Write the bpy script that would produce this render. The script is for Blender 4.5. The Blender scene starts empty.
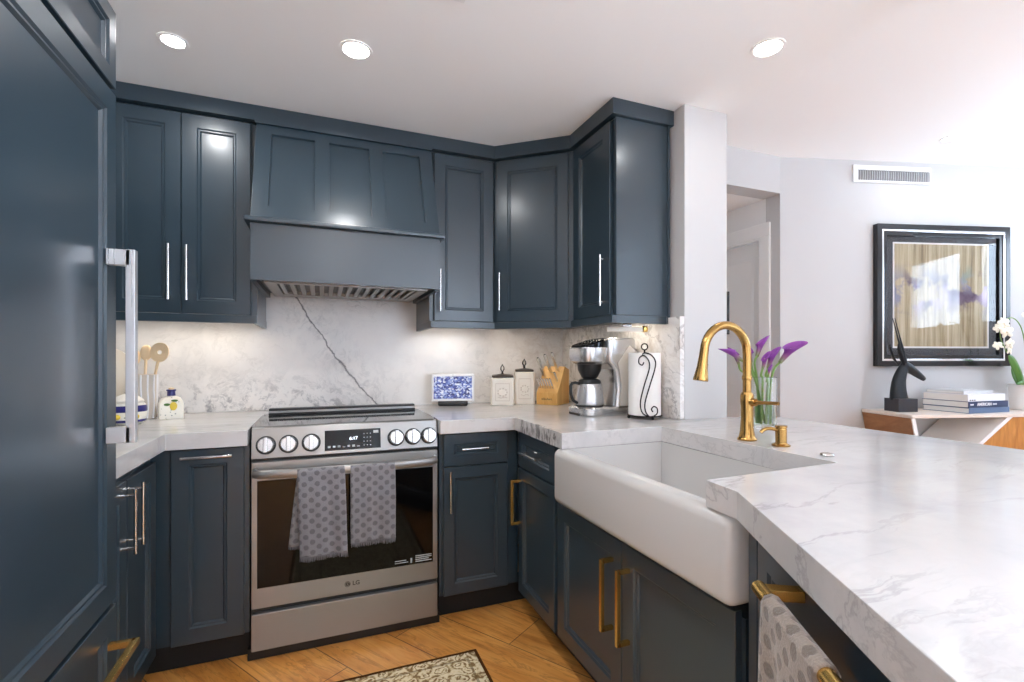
import bpy, bmesh, math, random
from mathutils import Vector, Matrix, Euler

random.seed(7)
R = math.radians
PI = math.pi
S = bpy.context.scene
COL = S.collection

# ------------------------------------------------------------------ camera
CAM_H = 1.19
cam_d = bpy.data.cameras.new('camera')
cam = bpy.data.objects.new('camera', cam_d)
COL.objects.link(cam)
cam.location = (0, 0, CAM_H)
cam.rotation_euler = (R(90), 0, R(-21.65))
cam_d.sensor_width = 36.0
cam_d.lens = 36.0 * 480.0 / 1024.0
cam_d.shift_y = 17.0 / 1024.0
cam_d.clip_start = 0.02
S.camera = cam

# ------------------------------------------------------------------ view, world, daylight
S.view_settings.view_transform = 'Standard'
S.view_settings.look = 'None'
S.view_settings.gamma = 1.0
S.view_settings.use_curve_mapping = False
S.view_settings.exposure = 1.2
S.cycles.max_bounces = 16
S.cycles.diffuse_bounces = 10

w = bpy.data.worlds.new('daylight')
S.world = w
w.use_nodes = True
wn = w.node_tree.nodes
wl = w.node_tree.links
bg = wn['Background']
tc = wn.new('ShaderNodeTexCoord')
sp = wn.new('ShaderNodeSeparateXYZ')
cr = wn.new('ShaderNodeValToRGB')
# ground brightness added below to lift the ceilings, brightened horizon band, pale sky above
els = cr.color_ramp.elements
els[0].position = 0.36; els[0].color = (1.98, 2.36, 2.92, 1)
els[1].position = 0.44; els[1].color = (0.78, 0.97, 1.24, 1)
for p_, c_ in ((0.515, (0.78, 0.97, 1.24, 1)), (0.535, (0.90, 1.08, 1.30, 1)), (0.75, (0.56, 0.74, 1.02, 1))):
    e_ = els.new(p_); e_.color = c_
mr = wn.new('ShaderNodeMapRange')
mr.inputs['From Min'].default_value = -1
mr.inputs['From Max'].default_value = 1
wl.new(tc.outputs['Generated'], sp.inputs[0])
wl.new(sp.outputs['Z'], mr.inputs['Value'])
wl.new(mr.outputs['Result'], cr.inputs['Fac'])
wl.new(cr.outputs['Color'], bg.inputs['Color'])
bg.inputs['Strength'].default_value = 4.4

LAMP_W = 1.5        # recessed ceiling lamps (W each)
STRIP_W = 0.36        # under-cabinet strips

def portal(loc, rot, sx, sy):
    l = bpy.data.lights.new('window_portal', 'AREA')
    l.shape = 'RECTANGLE'; l.size = sx; l.size_y = sy
    l.cycles.is_portal = True
    o = bpy.data.objects.new('window_portal', l)
    o.location = loc; o.rotation_euler = rot
    COL.objects.link(o)
    return o

# ------------------------------------------------------------------ material helpers
def lin(r, g, b):
    f = lambda c: ((c/255+0.055)/1.055)**2.4 if c > 10 else c/255/12.92
    return (f(r), f(g), f(b), 1)

def mat(name, color, rough=0.5, metal=0.0, spec=0.5, coat=0.0, emit=None, estr=0.0, trans=0.0, ior=1.5, sheen=0.0):
    m = bpy.data.materials.new(name)
    m.use_nodes = True
    b = m.node_tree.nodes['Principled BSDF']
    b.inputs['Base Color'].default_value = color if len(color) == 4 else (*color, 1)
    b.inputs['Roughness'].default_value = rough
    b.inputs['Metallic'].default_value = metal
    b.inputs['Specular IOR Level'].default_value = spec
    b.inputs['Coat Weight'].default_value = coat
    b.inputs['Transmission Weight'].default_value = trans
    b.inputs['IOR'].default_value = ior
    b.inputs['Sheen Weight'].default_value = sheen
    if emit:
        b.inputs['Emission Color'].default_value = emit if len(emit) == 4 else (*emit, 1)
        b.inputs['Emission Strength'].default_value = estr
    return m

class NT:
    """small node-tree builder"""
    def __init__(s, m):
        s.m = m; s.t = m.node_tree; s.n = s.t.nodes; s.b = s.n['Principled BSDF']
    def node(s, typ, **kw):
        n = s.n.new(typ)
        for k, v in kw.items(): setattr(n, k, v)
        return n
    def link(s, a, b): s.t.links.new(a, b)
    def math(s, op, a, b=None, c=None, clamp=False):
        n = s.n.new('ShaderNodeMath'); n.operation = op; n.use_clamp = clamp
        for i, v in enumerate((a, b, c)):
            if v is None: continue
            if isinstance(v, (int, float)): n.inputs[i].default_value = v
            else: s.link(v, n.inputs[i])
        return n.outputs[0]
    def ramp(s, fac, stops, interp='LINEAR'):
        n = s.n.new('ShaderNodeValToRGB'); r = n.color_ramp; r.interpolation = interp
        while len(r.elements) < len(stops): r.elements.new(0.5)
        for e, (p, c) in zip(r.elements, stops):
            e.position = p; e.color = c if len(c) == 4 else (*c, 1)
        s.link(fac, n.inputs['Fac']); return n.outputs['Color']
    def mix(s, fac, a, b, mode='MIX'):
        n = s.n.new('ShaderNodeMix'); n.data_type = 'RGBA'; n.blend_type = mode
        for sock, v in ((n.inputs[0], fac), (n.inputs[6], a), (n.inputs[7], b)):
            if isinstance(v, (int, float)): sock.default_value = v
            elif isinstance(v, tuple): sock.default_value = v if len(v) == 4 else (*v, 1)
            else: s.link(v, sock)
        return n.outputs[2]
    def noise(s, vec, scale, detail=4, rough=0.55, dist=0.0):
        n = s.n.new('ShaderNodeTexNoise')
        n.inputs['Scale'].default_value = scale; n.inputs['Detail'].default_value = detail
        n.inputs['Roughness'].default_value = rough; n.inputs['Distortion'].default_value = dist
        if vec is not None: s.link(vec, n.inputs['Vector'])
        return n
    def mapping(s, vec, rot=(0, 0, 0), scale=(1, 1, 1), loc=(0, 0, 0)):
        n = s.n.new('ShaderNodeMapping')
        n.inputs['Rotation'].default_value = rot; n.inputs['Scale'].default_value = scale
        n.inputs['Location'].default_value = loc
        s.link(vec, n.inputs['Vector']); return n.outputs[0]
    def coord(s, which='Object'):
        return s.n.new('ShaderNodeTexCoord').outputs[which]
    def bump(s, h, strength=0.2, dist=0.01):
        n = s.n.new('ShaderNodeBump'); n.inputs['Strength'].default_value = strength
        n.inputs['Distance'].default_value = dist
        s.link(h, n.inputs['Height']); s.link(n.outputs[0], s.b.inputs['Normal'])

M = {}
M['cab'] = mat('blue_grey_paint', lin(43, 57, 66), 0.32, spec=0.5, coat=0.35)
M['cab'].node_tree.nodes['Principled BSDF'].inputs['Coat Roughness'].default_value = 0.2
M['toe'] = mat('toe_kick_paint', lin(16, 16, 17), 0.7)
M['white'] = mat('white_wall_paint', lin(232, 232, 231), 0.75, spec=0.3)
M['white_darkened'] = mat('darkened_white_wall_paint', lin(196, 195, 194), 0.8, spec=0.2)  # white wall paint darkened to offset overexposure on the strongly lit walls
M['ceil'] = mat('white_ceiling_paint', lin(246, 245, 243), 0.85, spec=0.2)
M['trim'] = mat('white_trim_paint', lin(236, 236, 234), 0.4)
M['chrome'] = mat('chrome', (0.78, 0.78, 0.78), 0.16, 1.0)
M['knobm'] = mat('polished_knob_metal', (0.46, 0.455, 0.45), 0.22, 0.95)
M['brass'] = mat('brushed_brass', lin(222, 184, 106), 0.27, 1.0)
M['brass_dark'] = mat('aged_brass', lin(180, 142, 84), 0.24, 1.0)
M['black'] = mat('black_plastic', lin(22, 22, 23), 0.38)
M['blackm'] = mat('black_iron', lin(20, 19, 18), 0.45, 0.6)
M['glassblack'] = mat('black_glass', lin(7, 7, 8), 0.06, spec=0.28)
M['ceramictop'] = mat('glass_ceramic', lin(12, 12, 13), 0.05, spec=0.7)
M['sinkc'] = mat('white_fireclay', lin(192, 190, 187), 0.22, spec=0.5, coat=0.3)
M['ceramic'] = mat('cream_ceramic', lin(233, 226, 214), 0.35)
M['whitep'] = mat('white_plastic', lin(235, 235, 236), 0.35)
M['lidm'] = mat('dark_pewter', lin(74, 66, 58), 0.4, 0.7)
M['woodl'] = mat('pale_wood', lin(222, 178, 112), 0.5)
M['paper'] = mat('paper', lin(238, 236, 232), 0.9, spec=0.1)
M['bronze'] = mat('dark_bronze', lin(38, 42, 46), 0.42, 0.5)
M['leaf'] = mat('leaf_green', lin(74, 118, 44), 0.4)
M['stem'] = mat('flower_stem_green', lin(118, 152, 72), 0.5)
M['glow'] = mat('lamp_lens', (1, 1, 1), 0.5, emit=(1.0, 0.98, 0.95), estr=14.0)
M['glass'] = mat('clear_glass', (0.96, 0.985, 0.97), 0.0, trans=1.0, ior=1.45)
M['water'] = mat('water', (0.86, 0.95, 0.84), 0.0, trans=1.0, ior=1.33)
M['digits'] = mat('lit_digits', (0.9, 0.95, 1), 0.5, emit=(0.8, 0.9, 1.0), estr=1.3)
M['iconm'] = mat('grey_print', lin(176, 178, 178), 0.5)
M['darkprint'] = mat('dark_print', lin(62, 58, 54), 0.5)

def brushed(name, col, rough, axis='X'):
    m = mat(name, col, rough, 0.78); t = NT(m)
    sc = {'X': (1.5, 120, 260), 'Z': (260, 260, 1.5)}[axis]
    v = t.mapping(t.coord(), scale=sc)
    n = t.noise(v, 1.0, 3)
    r = t.math('MULTIPLY_ADD', n.outputs['Fac'], 0.16, rough-0.08)
    t.link(r, t.b.inputs['Roughness'])
    t.bump(n.outputs['Fac'], 0.03, 0.002)
    if axis == 'X':
        tg = t.node('ShaderNodeTangent', direction_type='RADIAL', axis='X')
        t.link(tg.outputs[0], t.b.inputs['Tangent']); t.b.inputs['Anisotropic'].default_value = 0.75
    return m
M['steel'] = brushed('brushed_steel', (0.30, 0.292, 0.28), 0.32)
M['silver'] = mat('silver_metal', (0.56, 0.555, 0.55), 0.27, 0.9)
M['steelz'] = brushed('brushed_steel_upright', (0.62, 0.62, 0.63), 0.30, 'Z')

def marble(name, vein=None, dark=1.0, stretch=None):
    m = mat(name, (0.8, 0.79, 0.78), 0.16, spec=0.45); t = NT(m)
    g = t.n.new('ShaderNodeNewGeometry').outputs['Position']
    warp = t.noise(g, 1.7, 5, 0.6)
    wv = t.n.new('ShaderNodeVectorMath'); wv.operation = 'MULTIPLY_ADD'
    t.link(warp.outputs['Color'], wv.inputs[0]); wv.inputs[1].default_value = (0.16, 0.16, 0.16) if stretch else (0.5, 0.5, 0.5); t.link(g, wv.inputs[2])
    p = wv.outputs[0]
    cloud = t.noise(p, 2.2, 6, 0.6)
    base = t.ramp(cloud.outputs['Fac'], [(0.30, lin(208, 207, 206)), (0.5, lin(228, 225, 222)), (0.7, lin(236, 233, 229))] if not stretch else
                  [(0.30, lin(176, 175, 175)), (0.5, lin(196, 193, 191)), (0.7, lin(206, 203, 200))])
    # directional fine veins
    def veins(scale, rot, sc, width, mlo, mhi, seedoff):
        v = t.mapping(p, rot=rot, scale=sc, loc=seedoff) if not stretch else t.mapping(p, rot=(0, 0, R(21.65)+rot[0]*0.4), scale=stretch, loc=seedoff)
        n = t.noise(v, scale, 7, 0.62, 0.4)
        d = t.math('ABSOLUTE', t.math('SUBTRACT', n.outputs['Fac'], 0.5))
        line = t.math('SUBTRACT', 1.0, t.math('DIVIDE', d, width), clamp=True)
        mk = t.noise(t.mapping(g, loc=seedoff), 1.5, 3, 0.5)
        mm = t.n.new('ShaderNodeMapRange'); mm.inputs['From Min'].default_value = mlo; mm.inputs['From Max'].default_value = mhi
        t.link(mk.outputs['Fac'], mm.inputs['Value'])
        return t.math('MULTIPLY', line, mm.outputs[0], clamp=True)
    v1 = veins(1.8, (0.3, 0.2, 0.5), (1, 2.6, 2.6), 0.018, 0.46, 0.62, (3.1, 0.7, 1.9))
    v2 = veins(3.4, (0.2, 0.5, -0.6), (1, 3.0, 2.2), 0.024, 0.50, 0.64, (7.3, 2.2, 4.1))
    v3 = veins(7.0, (0.9, 0.2, 0.3), (1, 2.0, 1.6), 0.05, 0.52, 0.68, (1.3, 5.2, 0.4))
    c = t.mix(t.math('MULTIPLY', v3, 0.38*dark), base, lin(150, 148, 146))
    c = t.mix(t.math('MULTIPLY', v2, 0.55*dark), c, lin(118, 116, 116))
    c = t.mix(t.math('MULTIPLY', v1, 0.75*dark), c, lin(92, 90, 92))
    # speckled dark mineral patches
    spk = t.noise(p, 26, 5, 0.7)
    pm = t.noise(t.mapping(g, loc=(2.4, 1.1, 0.3)), 2.1, 3, 0.5)
    pmr = t.n.new('ShaderNodeMapRange'); pmr.inputs['From Min'].default_value = 0.60; pmr.inputs['From Max'].default_value = 0.74
    t.link(pm.outputs['Fac'], pmr.inputs['Value'])
    sm = t.n.new('ShaderNodeMapRange'); sm.inputs['From Min'].default_value = 0.50; sm.inputs['From Max'].default_value = 0.60
    t.link(spk.outputs['Fac'], sm.inputs['Value'])
    c = t.mix(t.math('MULTIPLY', t.math('MULTIPLY', pmr.outputs[0], sm.outputs[0]), 0.6*dark), c, lin(96, 96, 100))
    if stretch:   # the slab's dark seam, cut open along the inner corner of the front edge
        sx = t.n.new('ShaderNodeSeparateXYZ'); t.link(g, sx.inputs[0])
        ed = t.noise(t.mapping(g, rot=(R(35), 0, 0), scale=(1, 1, 0.35)), 30, 5, 0.65, 1.2)
        em_ = t.n.new('ShaderNodeMapRange'); em_.inputs['From Min'].default_value = 0.46; em_.inputs['From Max'].default_value = 0.56
        t.link(ed.outputs['Fac'], em_.inputs['Value'])
        bx_ = t.math('MULTIPLY', t.math('MULTIPLY', t.math('LESS_THAN', sx.outputs['X'], 0.8345), t.math('GREATER_THAN', sx.outputs['X'], 0.6)),
                     t.math('MULTIPLY', t.math('GREATER_THAN', sx.outputs['Y'], 1.60), t.math('LESS_THAN', sx.outputs['Y'], 2.0)))
        c = t.mix(t.math('MULTIPLY', t.math('MULTIPLY', bx_, em_.outputs[0]), 0.75), c, lin(74, 70, 70))
    if vein:
        c = vein(t, g, p, c)
    t.link(c, t.b.inputs['Base Color'])
    return m

def back_vein(t, g, p, c):
    """the one strong diagonal fissure of the slab behind the range, and the dark mineral clusters along its foot"""
    sx = t.n.new('ShaderNodeSeparateXYZ'); t.link(g, sx.inputs[0])
    X, Z = sx.outputs['X'], sx.outputs['Z']
    wob = t.noise(g, 9, 5, 0.65)
    wb = t.math('MULTIPLY', t.math('SUBTRACT', wob.outputs['Fac'], 0.5), 0.055)
    x0, z0, x1, z1 = -0.126, 1.517, 0.300, 0.915
    L = math.hypot(x1-x0, z1-z0); nx, nz = (z1-z0)/L, -(x1-x0)/L
    # sag of the line in its middle
    a = t.math('MULTIPLY', t.math('SUBTRACT', X, x0), nx)
    d = t.math('MULTIPLY_ADD', t.math('SUBTRACT', Z, z0), nz, a)
    s = t.math('MULTIPLY', t.math('SUBTRACT', X, x0), 1.0/(x1-x0))
    bow = t.math('MULTIPLY', t.math('MULTIPLY', s, t.math('SUBTRACT', 1.0, s)), 0.075)
    d = t.math('ADD', t.math('SUBTRACT', d, bow), wb)
    ad = t.math('ABSOLUTE', d)
    thick = t.noise(g, 14, 3, 0.6)
    wd = t.math('MULTIPLY_ADD', thick.outputs['Fac'], 0.016, -0.0015)
    line = t.math('SUBTRACT', 1.0, t.math('DIVIDE', ad, wd), clamp=True)
    inside = t.math('MULTIPLY', t.math('GREATER_THAN', X, -0.25), t.math('LESS_THAN', X, 0.34))
    line = t.math('MULTIPLY', line, inside)
    c = t.mix(t.math('MULTIPLY', line, 0.92), c, lin(66, 66, 72))
    # faint smoky halo beside the fissure
    halo = t.math('SUBTRACT', 1.0, t.math('DIVIDE', ad, 0.17), clamp=True)
    hn = t.noise(p, 22, 6, 0.7)
    hm = t.n.new('ShaderNodeMapRange'); hm.inputs['From Min'].default_value = 0.48; hm.inputs['From Max'].default_value = 0.66
    t.link(hn.outputs['Fac'], hm.inputs['Value'])
    c = t.mix(t.math('MULTIPLY', t.math('MULTIPLY', t.math('MULTIPLY', halo, hm.outputs[0]), inside), 0.42), c, lin(140, 140, 146))
    # clusters along the foot of the slab
    low = t.n.new('ShaderNodeMapRange'); low.inputs['From Min'].default_value = 1.14; low.inputs['From Max'].default_value = 0.93
    t.link(Z, low.inputs['Value'])
    leftm = t.n.new('ShaderNodeMapRange'); leftm.inputs['From Min'].default_value = 0.35; leftm.inputs['From Max'].default_value = 0.0
    t.link(X, leftm.inputs['Value'])
    cn = t.noise(p, 16, 6, 0.72)
    cm = t.n.new('ShaderNodeMapRange'); cm.inputs['From Min'].default_value = 0.50; cm.inputs['From Max'].default_value = 0.62
    t.link(cn.outputs['Fac'], cm.inputs['Value'])
    c = t.mix(t.math('MULTIPLY', t.math('MULTIPLY', t.math('MULTIPLY', low.outputs[0], leftm.outputs[0]), cm.outputs[0]), 0.7), c, lin(104, 106, 114))
    # ochre and grey mottling in the corner
    cm2 = t.n.new('ShaderNodeMapRange'); cm2.inputs['From Min'].default_value = 0.9; cm2.inputs['From Max'].default_value = 1.3
    t.link(X, cm2.inputs['Value'])
    on = t.noise(p, 9, 6, 0.7)
    om = t.n.new('ShaderNodeMapRange'); om.inputs['From Min'].default_value = 0.47; om.inputs['From Max'].default_value = 0.68
    t.link(on.outputs['Fac'], om.inputs['Value'])
    c = t.mix(t.math('MULTIPLY', t.math('MULTIPLY', cm2.outputs[0], om.outputs[0]), 0.5), c, lin(168, 152, 136))
    return c

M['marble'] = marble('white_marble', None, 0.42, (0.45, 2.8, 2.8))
M['marble_back'] = marble('white_marble_backsplash', back_vein, 0.7)

def wood_floor():
    m = mat('honey_wood_planks', lin(190, 120, 50), 0.30, spec=0.45); t = NT(m)
    g = t.n.new('ShaderNodeNewGeometry').outputs['Position']
    v = t.mapping(g, rot=(0, 0, R(56.5)), loc=(0.0, 0.035, 0))
    br = t.n.new('ShaderNodeTexBrick')
    br.offset = 0.37; br.inputs['Scale'].default_value = 1.0
    br.inputs['Brick Width'].default_value = 1.15; br.inputs['Row Height'].default_value = 0.238
    br.inputs['Mortar Size'].default_value = 0.0022; br.inputs['Mortar Smooth'].default_value = 0.2
    br.inputs['Color1'].default_value = (0.25, 0.25, 0.25, 1); br.inputs['Color2'].default_value = (0.75, 0.75, 0.75, 1)
    br.inputs['Mortar'].default_value = (0.5, 0.5, 0.5, 1)
    t.link(v, br.inputs['Vector'])
    gv = t.mapping(v, scale=(2.2, 15, 1))
    grain = t.noise(gv, 1.0, 7, 0.62, 1.6)
    big = t.noise(t.mapping(v, scale=(1.5, 4.5, 1)), 1.4, 4, 0.6, 1.2)
    c1 = t.ramp(grain.outputs['Fac'], [(0.28, lin(160, 94, 36)), (0.42, lin(216, 146, 68)), (0.6, lin(234, 172, 96)), (0.8, lin(242, 190, 120))])
    c2 = t.ramp(big.outputs['Fac'], [(0.3, lin(188, 118, 50)), (0.55, lin(234, 170, 94)), (0.75, lin(242, 188, 120))])
    c = t.mix(0.5, c1, c2)
    fig = t.noise(t.mapping(v, scale=(1.1, 7.5, 1)), 1.3, 5, 0.6, 2.2)
    fd = t.math('SUBTRACT', 1.0, t.math('DIVIDE', t.math('ABSOLUTE', t.math('SUBTRACT', fig.outputs['Fac'], 0.5)), 0.035), clamp=True)
    c = t.mix(t.math('MULTIPLY', fd, 0.42), c, lin(140, 78, 26))
    tone = t.ramp(br.outputs['Color'], [(0.2, (0.8, 0.76, 0.7)), (0.8, (1.08, 1.05, 1.0))])
    c = t.mix(1.0, c, tone, 'MULTIPLY')
    c = t.mix(t.math('MULTIPLY', br.outputs['Fac'], 0.85), c, lin(74, 40, 16))
    t.link(c, t.b.inputs['Base Color'])
    t.bump(t.math('SUBTRACT', grain.outputs['Fac'], br.outputs['Fac']), 0.08, 0.004)
    return m
M['floor'] = wood_floor()

def wood(name, stops, scale=(3, 30, 30), rough=0.45):
    m = mat(name, (0.5, 0.3, 0.1), rough); t = NT(m)
    n = t.noise(t.mapping(t.coord(), scale=scale), 1.0, 6, 0.6, 0.8)
    t.link(t.ramp(n.outputs['Fac'], stops), t.b.inputs['Base Color'])
    return m
M['bamboo'] = wood('bamboo', [(0.3, lin(206, 150, 78)), (0.7, lin(234, 190, 116))], (20, 20, 3))
M['spoonwood'] = wood('beech', [(0.3, lin(222, 192, 150)), (0.7, lin(238, 214, 176))], (20, 20, 4))
M['consolewood'] = wood('walnut_veneer', [(0.3, lin(126, 84, 52)), (0.7, lin(172, 124, 82))], (40, 4, 4))
M['consoleoak'] = wood('golden_oak', [(0.3, lin(170, 108, 46)), (0.7, lin(214, 150, 76))], (30, 4, 6))

def dotted(name, base, dot, a=0.056, r=0.0125, rough=0.95, weave=420):
    """terry cloth with a staggered field of round dots; UV in metres"""
    m = mat(name, base, rough, spec=0.1, sheen=0.3); t = NT(m)
    uv = t.coord('UV'); nz = t.noise(uv, 90, 3)
    s = t.n.new('ShaderNodeSeparateXYZ'); t.link(uv, s.inputs[0])
    b = a*0.86
    def lat(ou, ov):
        fu = t.math('MULTIPLY', t.math('SUBTRACT', t.math('FRACT', t.math('ADD', t.math('DIVIDE', s.outputs['X'], a), ou)), 0.5), a)
        fv = t.math('MULTIPLY', t.math('SUBTRACT', t.math('FRACT', t.math('ADD', t.math('DIVIDE', s.outputs['Y'], b), ov)), 0.5), b)
        return t.math('SQRT', t.math('ADD', t.math('MULTIPLY', fu, fu), t.math('MULTIPLY', fv, fv)))
    d = t.math('MINIMUM', lat(0, 0), lat(0.5, 0.5))
    d = t.math('ADD', d, t.math('MULTIPLY', t.math('SUBTRACT', nz.outputs['Fac'], 0.5), 0.006))
    k = t.n.new('ShaderNodeMapRange'); k.inputs['From Min'].default_value = r+0.0012; k.inputs['From Max'].default_value = r-0.0012
    t.link(d, k.inputs['Value'])
    fz = t.noise(uv, weave, 2)
    col = t.mix(fz.outputs['Fac'], tuple(x*0.72 for x in base[:3]), tuple(min(1, x*1.25) for x in base[:3]))
    col2 = t.mix(fz.outputs['Fac'], tuple(x*0.7 for x in dot[:3]), tuple(x*1.25 for x in dot[:3]))
    t.link(t.mix(t.math('MULTIPLY', k.outputs[0], 0.9), col, col2), t.b.inputs['Base Color'])
    t.bump(t.math('ADD', fz.outputs['Fac'], t.math('MULTIPLY', k.outputs[0], -0.6)), 0.5, 0.003)
    return m
M['towel'] = dotted('grey_dotted_cotton', lin(130, 128, 131), lin(101, 98, 101), 0.047, 0.0098)
M['towel_tan'] = dotted('taupe_dotted_terry', lin(142, 131, 121), lin(106, 96, 88), 0.047, 0.0102, weave=260)

def rug_mat():
    m = mat('woven_rug', lin(190, 165, 120), 0.95, spec=0.05); t = NT(m)
    uv = t.coord('UV')   # metres from the edges: X = distance to nearest edge, Y = along
    s = t.n.new('ShaderNodeSeparateXYZ'); t.link(uv, s.inputs[0])
    o = t.coord('Object')
    swirl = t.n.new('ShaderNodeTexVoronoi'); swirl.feature = 'SMOOTH_F1'; swirl.inputs['Scale'].default_value = 26
    wn_ = t.noise(o, 20, 3, 0.6)
    ad = t.n.new('ShaderNodeVectorMath'); ad.operation = 'MULTIPLY_ADD'
    t.link(wn_.outputs['Color'], ad.inputs[0]); ad.inputs[1].default_value = (0.05, 0.05, 0.05); t.link(o, ad.inputs[2])
    t.link(ad.outputs[0], swirl.inputs['Vector'])
    rings = t.math('SINE', t.math('MULTIPLY', swirl.outputs['Distance'], 26))
    fine = t.noise(o, 75, 4, 0.7)
    f = t.math('MULTIPLY_ADD', rings, 0.22, fine.outputs['Fac'])
    field = t.ramp(f, [(0.30, lin(140, 112, 76)), (0.40, lin(196, 172, 128)), (0.55, lin(226, 210, 172)), (0.75, lin(236, 222, 190))])
    d = s.outputs['X']
    edge = t.math('LESS_THAN', d, 0.012)
    b1 = t.math('MULTIPLY', t.math('GREATER_THAN', d, 0.045), t.math('LESS_THAN', d, 0.055))
    b2 = t.math('MULTIPLY', t.math('GREATER_THAN', d, 0.15), t.math('LESS_THAN', d, 0.162))
    c = t.mix(t.math('MULTIPLY', t.math('ADD', b1, b2, clamp=True), 0.6), field, lin(110, 84, 52))
    c = t.mix(edge, c, lin(92, 58, 30))
    t.link(c, t.b.inputs['Base Color'])
    t.bump(fine.outputs['Fac'], 0.4, 0.004)
    return m
M['rug'] = rug_mat()

def screen_mat():
    """a photograph of a blue city skyline shown on the little display"""
    m = mat('lit_screen', (0.02, 0.02, 0.03), 0.1); t = NT(m)
    o = t.coord('Object')
    vo = t.n.new('ShaderNodeTexVoronoi'); vo.distance = 'CHEBYCHEV'; vo.inputs['Scale'].default_value = 1.0
    t.link(t.mapping(o, scale=(105, 105, 130)), vo.inputs['Vector'])
    n = t.noise(t.mapping(o, scale=(18, 18, 30)), 1.0, 5, 0.7)
    s = t.n.new('ShaderNodeSeparateXYZ'); t.link(vo.outputs['Color'], s.inputs[0])
    f = t.math('MULTIPLY_ADD', s.outputs['X'], 0.6, t.math('MULTIPLY', n.outputs['Fac'], 0.5))
    c = t.ramp(f, [(0.2, lin(16, 22, 66)), (0.45, lin(46, 66, 148)), (0.62, lin(112, 134, 198)), (0.85, lin(226, 230, 242))])
    t.link(c, t.b.inputs['Emission Color']); t.b.inputs['Emission Strength'].default_value = 0.45
    return m
M['screen'] = screen_mat()

def art_mat():
    """generic abstract print: ochre drips with blurred violet and green blots"""
    m = mat('abstract_print', (0.6, 0.5, 0.3), 0.8); t = NT(m)
    o = t.coord('Object')
    drip = t.noise(t.mapping(o, scale=(34, 1, 1.3)), 1.0, 6, 0.65, 0.3)
    c = t.ramp(drip.outputs['Fac'], [(0.28, lin(92, 74, 50)), (0.42, lin(164, 146, 112)), (0.58, lin(198, 184, 152)), (0.78, lin(214, 204, 180))])
    s = t.n.new('ShaderNodeSeparateXYZ'); t.link(o, s.inputs[0])
    band = t.math('SUBTRACT', 1.0, t.math('DIVIDE', t.math('ABSOLUTE', t.math('SUBTRACT', s.outputs['Z'], 0.345)), 0.19), clamp=True)
    bl = t.noise(t.mapping(o, scale=(6, 1, 7), loc=(0.2, 0, 0.4)), 1.0, 4, 0.6)
    bm_ = t.n.new('ShaderNodeMapRange'); bm_.inputs['From Min'].default_value = 0.48; bm_.inputs['From Max'].default_value = 0.56
    t.link(bl.outputs['Fac'], bm_.inputs['Value'])
    hue = t.noise(t.mapping(o, scale=(3.2, 1, 2.0), loc=(1.2, 0, 2)), 1.0, 2)
    bc = t.ramp(hue.outputs['Fac'], [(0.35, lin(84, 150, 128)), (0.47, lin(150, 152, 172)), (0.58, lin(84, 56, 84)), (0.7, lin(190, 172, 194))])
    c = t.mix(t.math('MULTIPLY', t.math('MULTIPLY', band, bm_.outputs[0]), 1.3, clamp=True), c, bc)
    t.link(c, t.b.inputs['Base Color'])
    return m
M['art'] = art_mat()
def calla_mat():
    m = mat('calla_petal', lin(122, 52, 132), 0.45); t = NT(m)
    s = t.n.new('ShaderNodeSeparateXYZ'); t.link(t.coord('UV'), s.inputs[0])
    t.link(t.ramp(s.outputs['Y'], [(0.0, lin(126, 140, 84)), (0.3, lin(132, 84, 118)), (0.55, lin(112, 40, 126)), (1.0, lin(140, 66, 158))]), t.b.inputs['Base Color'])
    return m
M['calla'] = calla_mat()
M['orchid'] = mat('orchid_petal', lin(240, 234, 214), 0.5)

# ------------------------------------------------------------------ mesh helpers
def rot_to(d):
    return Vector((0, 0, 1)).rotation_difference(Vector(d).normalized()).to_matrix()

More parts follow.
